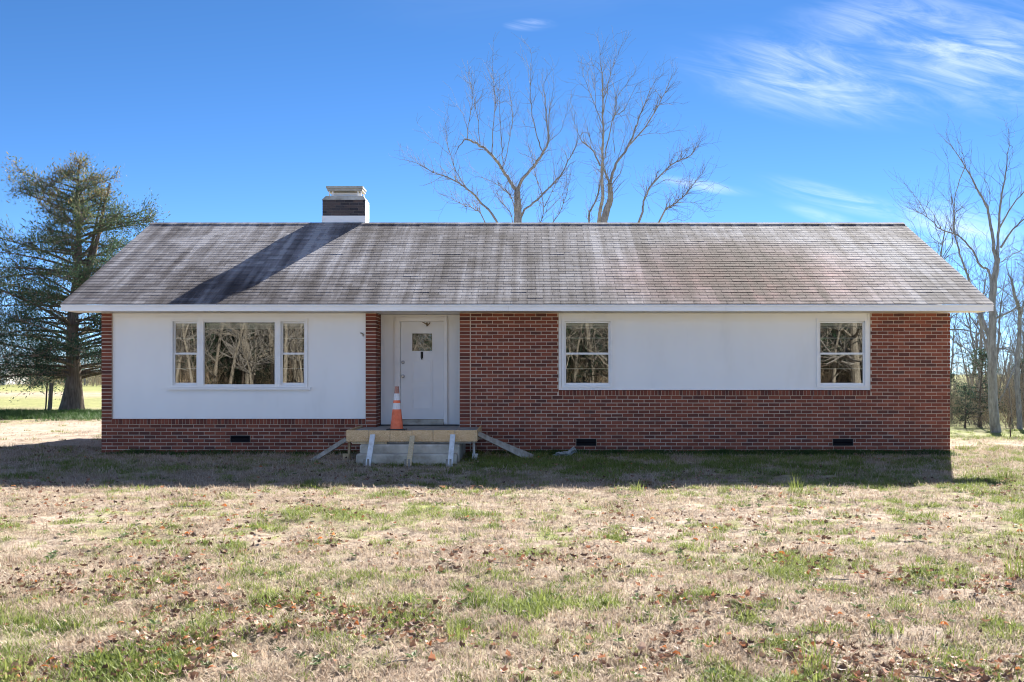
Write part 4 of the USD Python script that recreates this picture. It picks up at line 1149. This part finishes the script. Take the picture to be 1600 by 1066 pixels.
def big_prof(t, a):
    r = np.interp(t, [0, .10, .2, .35, .5, .7, .83, .92, .97, 1], [2.6, 3.5, 4.0, 3.9, 3.6, 3.1, 2.2, 1.25, .7, .25])
    return r * (1 + .07 * math.cos(a - PI) + .10 * math.sin(2.3 * a + 7 * t))


cb = at(111, 646, 39.0)
cedar_tree('cedar_tree', 'big dark evergreen cedar with brownish top standing left of the house', (cb[0], 39.0, gz(cb[0], 39.0)), 0,
           cedar_meshes(11, 9.6, big_prof, 165, .14, 1.3, lean=(.35, 0), leaders=3, r0=.33, low=.11))
small = cedar_meshes(12, 3.0, lambda t, a: np.interp(t, [0, .1, .35, 1], [.5, .95, .9, .08]), 36, .12, .8, leaders=0, r0=.06, low=.14)
for i, (px, y, s, lab) in enumerate(((1508, 44, .62, 'low young cedar nearest the house corner at the wood edge'), (1533, 45, 1.12, 'taller young cedar just left of the thick grey trunk'), (1487, 52, .8, 'young cedar half hidden by the right corner of the house'),
                                     (1597, 50, 1.0, 'young cedar at the right edge of the picture'))):
    x = (px - CX) * y / FPX
    if i == 0:
        c0 = cedar_tree('young_cedar', lab, (x, y, gz(x, y) - .05), i * 1.7, small, 'young cedars at the edge of the wood', (s, s, s))
    else:
        copy_of(c0, (x, y, gz(x, y) - .05), i * 1.7, lab, 'tree', 'young cedars at the edge of the wood', (s, s, s))


def sapling(seed, h, r, forks, depth=3):
    rg = np.random.default_rng(seed)
    tr, cr = MB(), MB()
    n = 9
    pts = [np.array([0, 0, -.2])]
    v = np.array([rg.normal(0, .06), rg.normal(0, .06), 1.0])
    for i in range(n):
        v = v + np.r_[rg.normal(0, .07, 2), .05]
        v /= np.linalg.norm(v)
        pts.append(pts[-1] + v * h / n)
    pts = np.array(pts)
    rr = r * (1 - .88 * np.linspace(0, 1, n + 1) ** 1.1)
    tr.tube(pts, rr, 7)
    for _ in range(forks):
        i = int(rg.integers(3, n + 1))
        a = rg.uniform(0, 2 * PI)
        d = np.array([math.cos(a), math.sin(a), rg.uniform(.4, 1.4)])
        twig(cr, rg, pts[i], d / np.linalg.norm(d), h * rg.uniform(.14, .34), max(rr[i] * .5, .012), depth - 1, kids=4)
    return tr.get(), cr.get()


def sapling_tree(name, label, loc, rotz, ms, group, scale, bark='bark'):
    root = thing(name, label, 'tree', loc, rotz, group, scale)
    obj('trunk', ms[0], M[bark], root, smooth=50)
    obj('crown', ms[1], M['twig'], root)
    return root


sap = [sapling(40 + i, h, r, f) for i, (h, r, f) in enumerate(((9, .11, 16), (7, .07, 14), (11, .16, 18), (6, .05, 12)))]
rg = np.random.default_rng(99)
first = {}
for i in range(84):
    y = rg.uniform(46, 78)
    x = rg.uniform(.395, .56) * y + (rg.uniform(0, 14) if i % 3 == 0 else 0)
    k = int(rg.integers(0, 4))
    s = rg.uniform(.55, 1.0)
    loc, rz, sc3 = (x, y, gz(x, y) - .05), rg.uniform(0, 2 * PI), (s, s, s)
    lab, grp = 'slender leafless tree in the tangled wood right of the house', 'slender leafless trees of the wood on the right'
    if k not in first:
        first[k] = sapling_tree('slender_tree', lab, loc, rz, sap[k], grp, sc3)
    else:
        copy_of(first[k], loc, rz, lab, 'tree', grp, sc3)
for i in range(46):
    y = rg.uniform(125, 190)
    x = -rg.uniform(.36, .60) * y
    k = int(rg.integers(0, 4))
    s = rg.uniform(.8, 1.5)
    copy_of(first[k], (x, y, gz(x, y) - .05), rg.uniform(0, 2 * PI), 'leafless tree of the far wood beyond the pale field on the left', 'tree', 'far leafless trees beyond the field', (s, s, s))


# ------------------------------------------------------------------ scattered stuff
def instancer(name, protos, pos, yaw, scl, idx, label, tilt=None, category=None):
    """A PointInstancer that counts as one piece of stuff. protos: (mesh, material, rnd or None)."""
    path = '/World/' + name
    pi = UsdGeom.PointInstancer.Define(stage, path)
    UsdGeom.Scope.Define(stage, path + '/prototypes')
    rel = pi.CreatePrototypesRel()
    for k, group_ in enumerate(protos):
        pr = f'{path}/prototypes/piece_{k:03d}'
        if isinstance(group_, list):
            UsdGeom.Xform.Define(stage, pr)
            for j, (ms, mt, rn) in enumerate(group_):
                m_ = usdkit.mesh(stage, f'{pr}/part_{j:03d}', ms, mt)
                if rn is not None:
                    rnd_var(m_.GetPrim(), rn)
        else:
            ms, mt, rn = group_
            m_ = usdkit.mesh(stage, pr, ms, mt)
            if rn is not None:
                rnd_var(m_.GetPrim(), rn)
        rel.AddTarget(pr)
    n = len(pos)
    pi.CreatePositionsAttr(Vt.Vec3fArray.FromNumpy(np.asarray(pos, np.float32)))
    pi.CreateProtoIndicesAttr(Vt.IntArray.FromNumpy(np.asarray(idx, np.int32)))
    s3 = np.asarray(scl, np.float32)
    s3 = np.repeat(s3[:, None], 3, 1) if s3.ndim == 1 else s3
    pi.CreateScalesAttr(Vt.Vec3fArray.FromNumpy(s3))
    cz, sz_ = np.cos(yaw / 2), np.sin(yaw / 2)
    if tilt is None:
        q = np.stack([cz, 0 * cz, 0 * cz, sz_], -1)
    else:                                   # tilt about x, then yaw
        ct_, st_ = np.cos(tilt / 2), np.sin(tilt / 2)
        q = np.stack([cz * ct_, cz * st_, sz_ * st_, sz_ * ct_], -1)
    pi.CreateOrientationsAttr(Vt.QuathArray([Gf.Quath(float(a), float(b), float(c), float(d)) for a, b, c, d in q]))
    return tag(pi.GetPrim(), label, category, kind='stuff')


def ground_top(x, y):
    x, y = np.asarray(x, float), np.asarray(y, float)
    m = np.stack([x * 3.1, y * 3.1, x * 0], -1)
    return ground_z(x, y) + (meshkit.fbm(m, 5, 3) - .5) * 0.075 * (np.abs(x) < 16) * (y > 0) * (y < 30)


def tuft(seed, n, rad_, h0, h1, lean, wd):
    rg = np.random.default_rng(seed)
    a, r = rg.uniform(0, 2 * PI, n), rad_ * np.sqrt(rg.uniform(0, 1, n))
    base = np.stack([r * np.cos(a), r * np.sin(a), np.full(n, -.006)], -1)
    b = rg.uniform(0, 2 * PI, n)
    L = rg.uniform(h0, h1, n)
    th0 = rg.uniform(lean * .25, lean, n)
    th1 = np.minimum(th0 + rg.uniform(.1, .7, n), 1.75)
    hd = np.stack([np.cos(b), np.sin(b), 0 * b], -1)
    zz = np.array([0, 0, 1.0])
    mid = base + (hd * np.sin(th0)[:, None] + zz * np.cos(th0)[:, None]) * (L * .55)[:, None]
    tip = mid + (hd * np.sin(th1)[:, None] + zz * np.cos(th1)[:, None]) * (L * .45)[:, None]
    sd = np.stack([-np.sin(b), np.cos(b), 0 * b], -1) * (rg.uniform(.6, 1.2, n) * wd / 2)[:, None]
    v = np.stack([base - sd, base + sd, mid + sd * .8, mid - sd * .8, tip], 1).reshape(-1, 3)
    k = np.arange(n)[:, None] * 5
    f = np.vstack([k + [0, 1, 2], k + [0, 2, 3], k + [3, 2, 4]])
    return (v, f), np.repeat(rg.random(n), 5)


def free(x, y):
    """Where turf may grow: not under the house, the steps or the cone's landing."""
    inside = (np.abs(x + .04) < 8.06) & (y > 19.17) & (y < 27.05)
    st = (x > sx0b - .03) & (x < sx1b + .03) & (y > 16.97) & (y < 19.3)
    return ~(inside | st)


def scatter(n, y0, y1, seed, power=1.0):
    rg = np.random.default_rng(seed)
    y = y0 + (y1 - y0) * rg.uniform(0, 1, n) ** power
    x = rg.uniform(-.56, .56, n) * (y + 1.5) - .1
    return x, y, rg


D = [tuft(200 + i, 46, .15, .03, .08, 1.62, .0065) for i in range(5)]
protos = [(m, M['dead_blade'], r) for m, r in D]
x1_, y1_, rg = scatter(7000, 4.4, 9.5, 301)
x2_, y2_, _ = scatter(11000, 9.5, 20.5, 302, .8)
x3_, y3_, _ = scatter(2500, 20.5, 36, 303)
x, y = np.r_[x1_, x2_, x3_], np.r_[y1_, y2_, y3_]
keep = free(x, y) & (rg.random(len(x)) > .85 * green_cover(x, y)) & (rg.random(len(x)) > .75 * bare_cover(x, y))
x, y = x[keep], y[keep]
instancer('dead_grass', protos, np.stack([x, y, ground_top(x, y)], -1), rg.uniform(0, 2 * PI, len(x)), rg.uniform(.7, 1.25, len(x)) * (1 + .5 * sstep(9, 22, y)), rg.integers(0, 5, len(x)), 'short straw-coloured winter grass all over the lawn')

G = [tuft(220 + i, 40, .11, .04, .11, .95, .0075) for i in range(4)]
protos = [(m, M['green_blade'], r) for m, r in G]
x1_, y1_, rg = scatter(16000, 4.4, 10, 311)
x2_, y2_, _ = scatter(22000, 10, 20.5, 312, .85)
x3_, y3_, _ = scatter(5000, 20.5, 42, 313)
x, y = np.r_[x1_, x2_, x3_], np.r_[y1_, y2_, y3_]
g = green_cover(x, y)
keep = free(x, y) & (rg.random(len(x)) < np.clip(g * .9 - .05, 0.05, .62))
x, y, g = x[keep], y[keep], g[keep]
instancer('green_grass', protos, np.stack([x, y, ground_top(x, y)], -1), rg.uniform(0, 2 * PI, len(x)), rg.uniform(.55, 1.0, len(x)) * (.7 + .5 * g) * (1 + .5 * sstep(12, 25, y)), rg.integers(0, 4, len(x)), 'patches of fresh green grass in the lawn')

rg = np.random.default_rng(321)
x = np.r_[rg.uniform(-21.5, -12.2, 2600), rg.uniform(-.6, 7.8, 800), rg.uniform(-8, -3.2, 160)]
y = np.r_[rg.normal(36.2, 1.3, 2600), 19.1 - np.abs(rg.normal(0, .22, 800)), 19.1 - np.abs(rg.normal(0, .12, 160))]
keep = free(x, y)
x, y = x[keep], y[keep]
Lp = [tuft(240 + i, 40, .14, .06, .15, .8, .010) for i in range(3)]
instancer('lush_grass', [(m, M['lush_blade'], r) for m, r in Lp], np.stack([x, y, ground_top(x, y)], -1), rg.uniform(0, 2 * PI, len(x)), np.where(y > 25, rg.uniform(1.0, 1.9, len(x)), rg.uniform(.5, 1.0, len(x))), rg.integers(0, 3, len(x)),
          'deep green grass under the cedar and along the foot of the house')


def leaf(seed):
    rg = np.random.default_rng(seed)
    L, W = rg.uniform(.035, .07), rg.uniform(.014, .026)
    t = np.linspace(0, 1, 6)
    wdt = W * np.sin(PI * np.clip(t * .95 + .03, 0, 1)) * (1 + .35 * np.sin(t * 17 + seed))
    curl, bend = rg.uniform(.3, 1.1), rg.uniform(-.4, .8)
    z = bend * L * (t - .5) ** 2 * 2 + .004
    v = []
    for i in range(6):
        x_ = (t[i] - .5) * L
        v += [[x_, -wdt[i], z[i] + curl * wdt[i] * .8], [x_, 0, z[i]], [x_, wdt[i], z[i] + curl * wdt[i] * rg.uniform(.3, 1)]]
    v = np.array(v)
    f = []
    for i in range(5):
        for j in (0, 1):
            a = i * 3 + j
            f += [[a, a + 3, a + 4], [a, a + 4, a + 1]]
    return (v, np.array(f))


rg = np.random.default_rng(331)
n = 26000
y = 4.4 + 16 * rg.uniform(0, 1, n) ** 1.5
x = rg.uniform(-.56, .56, n) * (y + 1)
dn = meshkit.fbm(np.stack([x * .9, y * .9, x * 0 + 2], -1), 4, 66)
keep = free(x, y) & (rg.random(n) < np.clip((dn - .455) * 6, .035, 1) * (.35 + .65 * sstep(11, 6.5, y)))
x, y = x[keep], y[keep]
n = len(x)
protos = [(leaf(400 + i), M['leaf_brown'] if i < 8 else M['leaf_orange'], None) for i in range(9)]
idx = rg.integers(0, 8, n)
idx[rg.random(n) < .06] = 8
instancer('fallen_leaves', protos, np.stack([x, y, ground_top(x, y) + rg.uniform(.012, .035, n)], -1), rg.uniform(0, 2 * PI, n), rg.uniform(.55, 1.3, n), idx, 'dry brown and orange leaves scattered over the lawn', tilt=rg.normal(0, .5, n))

def rosette(seed):
    rg = np.random.default_rng(seed)
    v, f = [], []
    for k in range(11):
        a, L, up_ = k * 2.4 + rg.normal(0, .2), rg.uniform(.04, .085), rg.uniform(.15, .9)
        d, sd = np.array([math.cos(a), math.sin(a), 0]), np.array([-math.sin(a), math.cos(a), 0])
        q = [d * .006, d * L * .5 + sd * L * .22 + [0, 0, L * .5 * up_], d * L + [0, 0, L * .55 * up_], d * L * .5 - sd * L * .22 + [0, 0, L * .5 * up_]]
        f += [[len(v), len(v) + 1, len(v) + 2], [len(v), len(v) + 2, len(v) + 3]]
        v += q
    return (np.array(v), np.array(f)), np.repeat(rg.random(11), 4)


rg = np.random.default_rng(335)
n = 620
y = 4.4 + 11 * rg.uniform(0, 1, n) ** 1.6
x = rg.uniform(-.56, .56, n) * (y + 1)
keep = meshkit.fbm(np.stack([x * 1.1, y * 1.1, x * 0 + 8], -1), 3, 91) > .42
x, y = x[keep], y[keep]
M['weed_leaf'] = noisy('weed_leaf', [(0, (.08, .12, .05)), (.5, (.15, .21, .09)), (1, (.27, .33, .16))], scale=2, rand=.6, rough=.6, translucent=.25)
ros = [rosette(420 + i) for i in range(4)]
instancer('low_weeds', [(m, M['weed_leaf'], r) for m, r in ros], np.stack([x, y, ground_top(x, y) + .012], -1), rg.uniform(0, 2 * PI, len(x)), rg.uniform(.35, .8, len(x)), rg.integers(0, 4, len(x)), 'low broad-leaved weeds growing flat in the lawn')
stick = []
for i in range(4):
    mb, r_ = MB(), np.random.default_rng(430 + i)
    p_ = np.cumsum(np.c_[np.full(6, .05), r_.normal(0, .012, 6), r_.normal(0, .004, 6)], 0)
    mb.tube(p_, np.linspace(.006, .003, 6), 5)
    mb.tube(np.array([p_[2], p_[2] + [.05, .04, .01], p_[2] + [.11, .06, .015]]), [.004, .003, .002], 4)
    stick.append((mb.get(), M['twig'], None))
n = 60
y = 4.4 + 14 * rg.uniform(0, 1, n) ** 1.4
x = rg.uniform(-.56, .56, n) * (y + 1)
keep = free(x, y)
x, y = x[keep], y[keep]
instancer('fallen_twigs', stick, np.stack([x, y, ground_top(x, y) + .03], -1), rg.uniform(0, 2 * PI, len(x)), rg.uniform(.35, .9, len(x)), rg.integers(0, 4, len(x)), 'thin dry twigs fallen on the lawn')

# taller tufts one can count
wt, wr = tuft(260, 60, .08, .10, .30, .6, .0045)
wt2, wr2 = tuft(261, 46, .08, .07, .20, .75, .005)
src = {}
weeds = [(715, 1000, 0, .8, 'wispy green grass tuft in the lawn, tallest of the pair below the steps'), (795, 992, 1, .8, 'small upright green grass tuft in the lawn, right one of the pair below the steps'), (1590, 905, 0, 1.25, 'tall grass tuft at the right edge of the lawn'),
         (1571, 748, 0, 1.5, 'tall dry-topped grass tuft at the tip of the house shadow'), (995, 768, 1, 1.2, 'small grass tuft at the shadow edge in front of the right brick wall'), (1242, 770, 0, 1.2, 'thin grass tuft at the shadow edge below the right hand window'),
         (445, 985, 0, .75, 'green grass tuft beside orange leaves at the lower left'), (1275, 1040, 1, 1.4, 'bushy bright green tuft at the bottom of the lawn'), (855, 930, 1, .8, 'little green tuft in the middle of the lawn'), (350, 975, 1, .9, 'green tuft left of the orange leaves'),
         (1445, 880, 1, .9, 'green tuft low at the right of the lawn'), (1130, 770, 1, .9, 'green tuft where the lawn turns sunny below the white panel')]
for px, py, k, s, lab in weeds:
    yy = EYE * FPX / (py - CY)
    for _ in range(6):
        yy = (EYE - gz((px - CX) * yy / FPX, yy)) * FPX / (py - CY)
    xx = (px - CX) * yy / FPX
    loc = (xx, yy, float(ground_top(xx, yy)))
    if k not in src:
        src[k] = thing('grass_tuft', lab, 'grass tuft', loc, px * .1, 'taller grass tufts in the lawn', (s, s, s))
        rnd_var(obj('blades', (wt, wt2)[k], M['green_blade'], src[k]), (wr, wr2)[k])
    else:
        copy_of(src[k], loc, px * .1, lab, 'grass tuft', 'taller grass tufts in the lawn', (s, s, s))

# tangled brush at the foot of the right hand wood
def shrub(seed, n, h):
    rg = np.random.default_rng(seed)
    mb = MB()
    for _ in range(n):
        a, e = rg.uniform(0, 2 * PI), rg.uniform(.1, .75)
        twig(mb, rg, [rg.normal(0, .25), rg.normal(0, .25), -.05], [math.cos(a) * math.sin(e), math.sin(a) * math.sin(e), math.cos(e)], h * rg.uniform(.5, 1.1), .012, 1, kids=3)
    return mb.get()


rg = np.random.default_rng(341)
n = 330
y = rg.uniform(43.5, 80, n)
x = rg.uniform(.37, .60, n) * y
M['dry_brush'] = noisy('dry_brush', [(0, (.17, .125, .085)), (.5, (.30, .235, .165)), (1, (.42, .34, .25))], scale=.6, rand=.7, rough=.9, spec=.1)
instancer('dry_brush', [(shrub(500 + i, 9, h), M['dry_brush'], None) for i, h in enumerate((1.5, 2.3, 3.2))], np.stack([x, y, ground_z(x, y)], -1), rg.uniform(0, 2 * PI, n), rg.uniform(.6, 1.2, n), rg.integers(0, 3, n), 'tangled dry brush at the foot of the wood on the right')
n = 420
y = rg.uniform(118, 185, n)
x = -rg.uniform(.33, .62, n) * y
instancer('far_brush', [(shrub(510 + i, 9, h), M['dry_brush'], None) for i, h in enumerate((2.5, 4.0))], np.stack([x, y, ground_z(x, y)], -1), rg.uniform(0, 2 * PI, n), rg.uniform(.8, 1.7, n), rg.integers(0, 2, n), 'brushy wood edge beyond the pale field on the left')

# the wood facing the house: seen mirrored in the panes
rg = np.random.default_rng(351)


def big_trunk(seed, h, r, lean, forks):
    rg = np.random.default_rng(seed)
    tr, cr = MB(), MB()
    n = 12
    v = np.array([lean, rg.normal(0, .04), 1.0])
    pts = [np.array([0, 0, -.3])]
    for i in range(n):
        v = v / np.linalg.norm(v) + np.r_[rg.normal(0, .05, 2), .02]
        pts.append(pts[-1] + v / np.linalg.norm(v) * h / n)
    pts = np.array(pts)
    rr = r * (1 - .75 * np.linspace(0, 1, n + 1))
    tr.tube(pts, rr, 9)
    for _ in range(forks):
        i = int(rg.integers(2, n + 1))
        a = rg.uniform(0, 2 * PI)
        d = np.array([math.cos(a), math.sin(a), rg.uniform(.2, 1.2)])
        twig(tr if rg.random() < .5 else cr, rg, pts[i], d / np.linalg.norm(d), rg.uniform(1.2, 3.5), max(rr[i] * .42, .02), 2, kids=3)
    return [(tr.get(), M['pale_bark'], None), (cr.get(), M['twig'], None)]


sm_tr, sm_wd, sm_lf, sm_rn = small
bigc = cedar_meshes(13, 9.0, big_prof, 90, .16, .7, leaders=1, r0=.3, low=.06)
protos = [big_trunk(600, 15, .26, .02, 16), big_trunk(601, 13, .17, .14, 18), big_trunk(602, 12, .13, -.12, 18), big_trunk(603, 16, .20, .05, 18),
          [(sap[0][0], M['pale_bark'], None), (sap[0][1], M['twig'], None)], [(sap[1][0], M['pale_bark'], None), (sap[1][1], M['twig'], None)],
          [(sm_tr, M['cedar_bark'], None), (sm_wd, M['cedar_bark'], None), (sm_lf, M['cedar'], sm_rn)], (shrub(520, 12, 2.2), M['dry_brush'], None), [(bigc[0], M['cedar_bark'], None), (bigc[1], M['cedar_bark'], None), (bigc[2], M['cedar'], bigc[3])]]
xs, ys, ks, ss = [], [], [], []
for k, n, ya, yb, s0, s1 in ((0, 16, -17, -42, .85, 1.2), (1, 22, -16, -42, .8, 1.2), (2, 24, -16, -42, .8, 1.2), (3, 20, -18, -44, .8, 1.2), (4, 34, -17, -45, .8, 1.3), (5, 40, -16, -44, .8, 1.3), (6, 90, -30, -62, 1.6, 3.6), (7, 230, -29, -56, .8, 1.9), (8, 46, -40, -60, 1.2, 2.0)):
    ys += list(rg.uniform(yb, ya, n))
    xs += list(rg.uniform(-38, 38, n))
    ks += [k] * n
    ss += list(rg.uniform(s0, s1, n))
xs, ys = np.array(xs) + 1.1, np.array(ys)
instancer('leafless_wood', protos, np.stack([xs, ys, ground_z(xs, ys) - .05], -1), rg.uniform(0, 2 * PI, len(xs)), np.array(ss), ks, 'leafless wood facing the house, mirrored in its window panes')

# ------------------------------------------------------------------ fence remains, far barn
def post(name, label, cat, px, top, foot, Y_, wd, lean, m, sides=8):
    p, q = at(px, foot, Y_), at(px + lean, top, Y_)
    p[2] = gz(p[0], Y_) - .15
    t = thing(name, label, cat, (p[0], p[1], p[2]))
    mb = MB()
    L = q - p
    mb.tube(np.array([[0, 0, 0], L * .35 + [.01, 0, 0], L * .7 + [-.008, .01, 0], L]), [wd * 1.05, wd, wd * .95, wd * .9], sides)
    mb.tube(np.array([L, L + [0, 0, .012]]), [wd * .9, .002], sides)
    mb.build('shaft', m, t, smooth=40)
    return t


post('fence_post', 'thick leaning grey wooden fence post left of the cedar trunk', 'fence post', 76, 598, 645, 38.0, .075, 5, M['post_wood'])
post('fence_stake', 'thin dark stake close to the leaning fence post', 'stake', 70, 599, 645, 37.8, .028, 4, M['rust'])
post('fence_stake', 'thin metal stake just right of the cedar trunk', 'stake', 127, 601, 644, 39.6, .024, 1, M['rust'])
post('fence_stake', 'thin rusty stake in the grass in front of the wood on the right', 'stake', 1578, 652, 690, 30.2, .018, 1, M['rust'])
bn = thing('metal_barn', 'far low barn with a pale blue grey metal roof behind the cedar', 'barn', (-76.5, 140, 0))
MB().box(-4.5, 4.6, 0, 7, -.2, 1.5).build('wall', M['barn_wall'], bn)
v = np.array([[-4.9, -.5, 1.45], [5.0, -.5, 1.45], [5.0, 3.5, 2.75], [-4.9, 3.5, 2.75], [-4.9, 7.5, 1.45], [5.0, 7.5, 1.45]])
v = np.vstack([v, v + [0, 0, .08]])
f = [[6, 7, 8], [6, 8, 9], [9, 8, 11], [9, 11, 10], [0, 2, 1], [0, 3, 2], [3, 5, 2], [3, 4, 5], [0, 1, 7], [0, 7, 6], [4, 10, 11], [4, 11, 5], [0, 6, 9], [0, 9, 3], [3, 9, 10], [3, 10, 4], [1, 2, 8], [1, 8, 7], [2, 5, 11], [2, 11, 8]]
obj('roof', (v, np.array(f)), M['barn_roof'], bn)
for xa in (-3.2, 1.4):
    MB().box(xa, xa + 2.0, -.06, -.001, -.1, 1.25).build('barn_door', M['barn_roof'], bn)
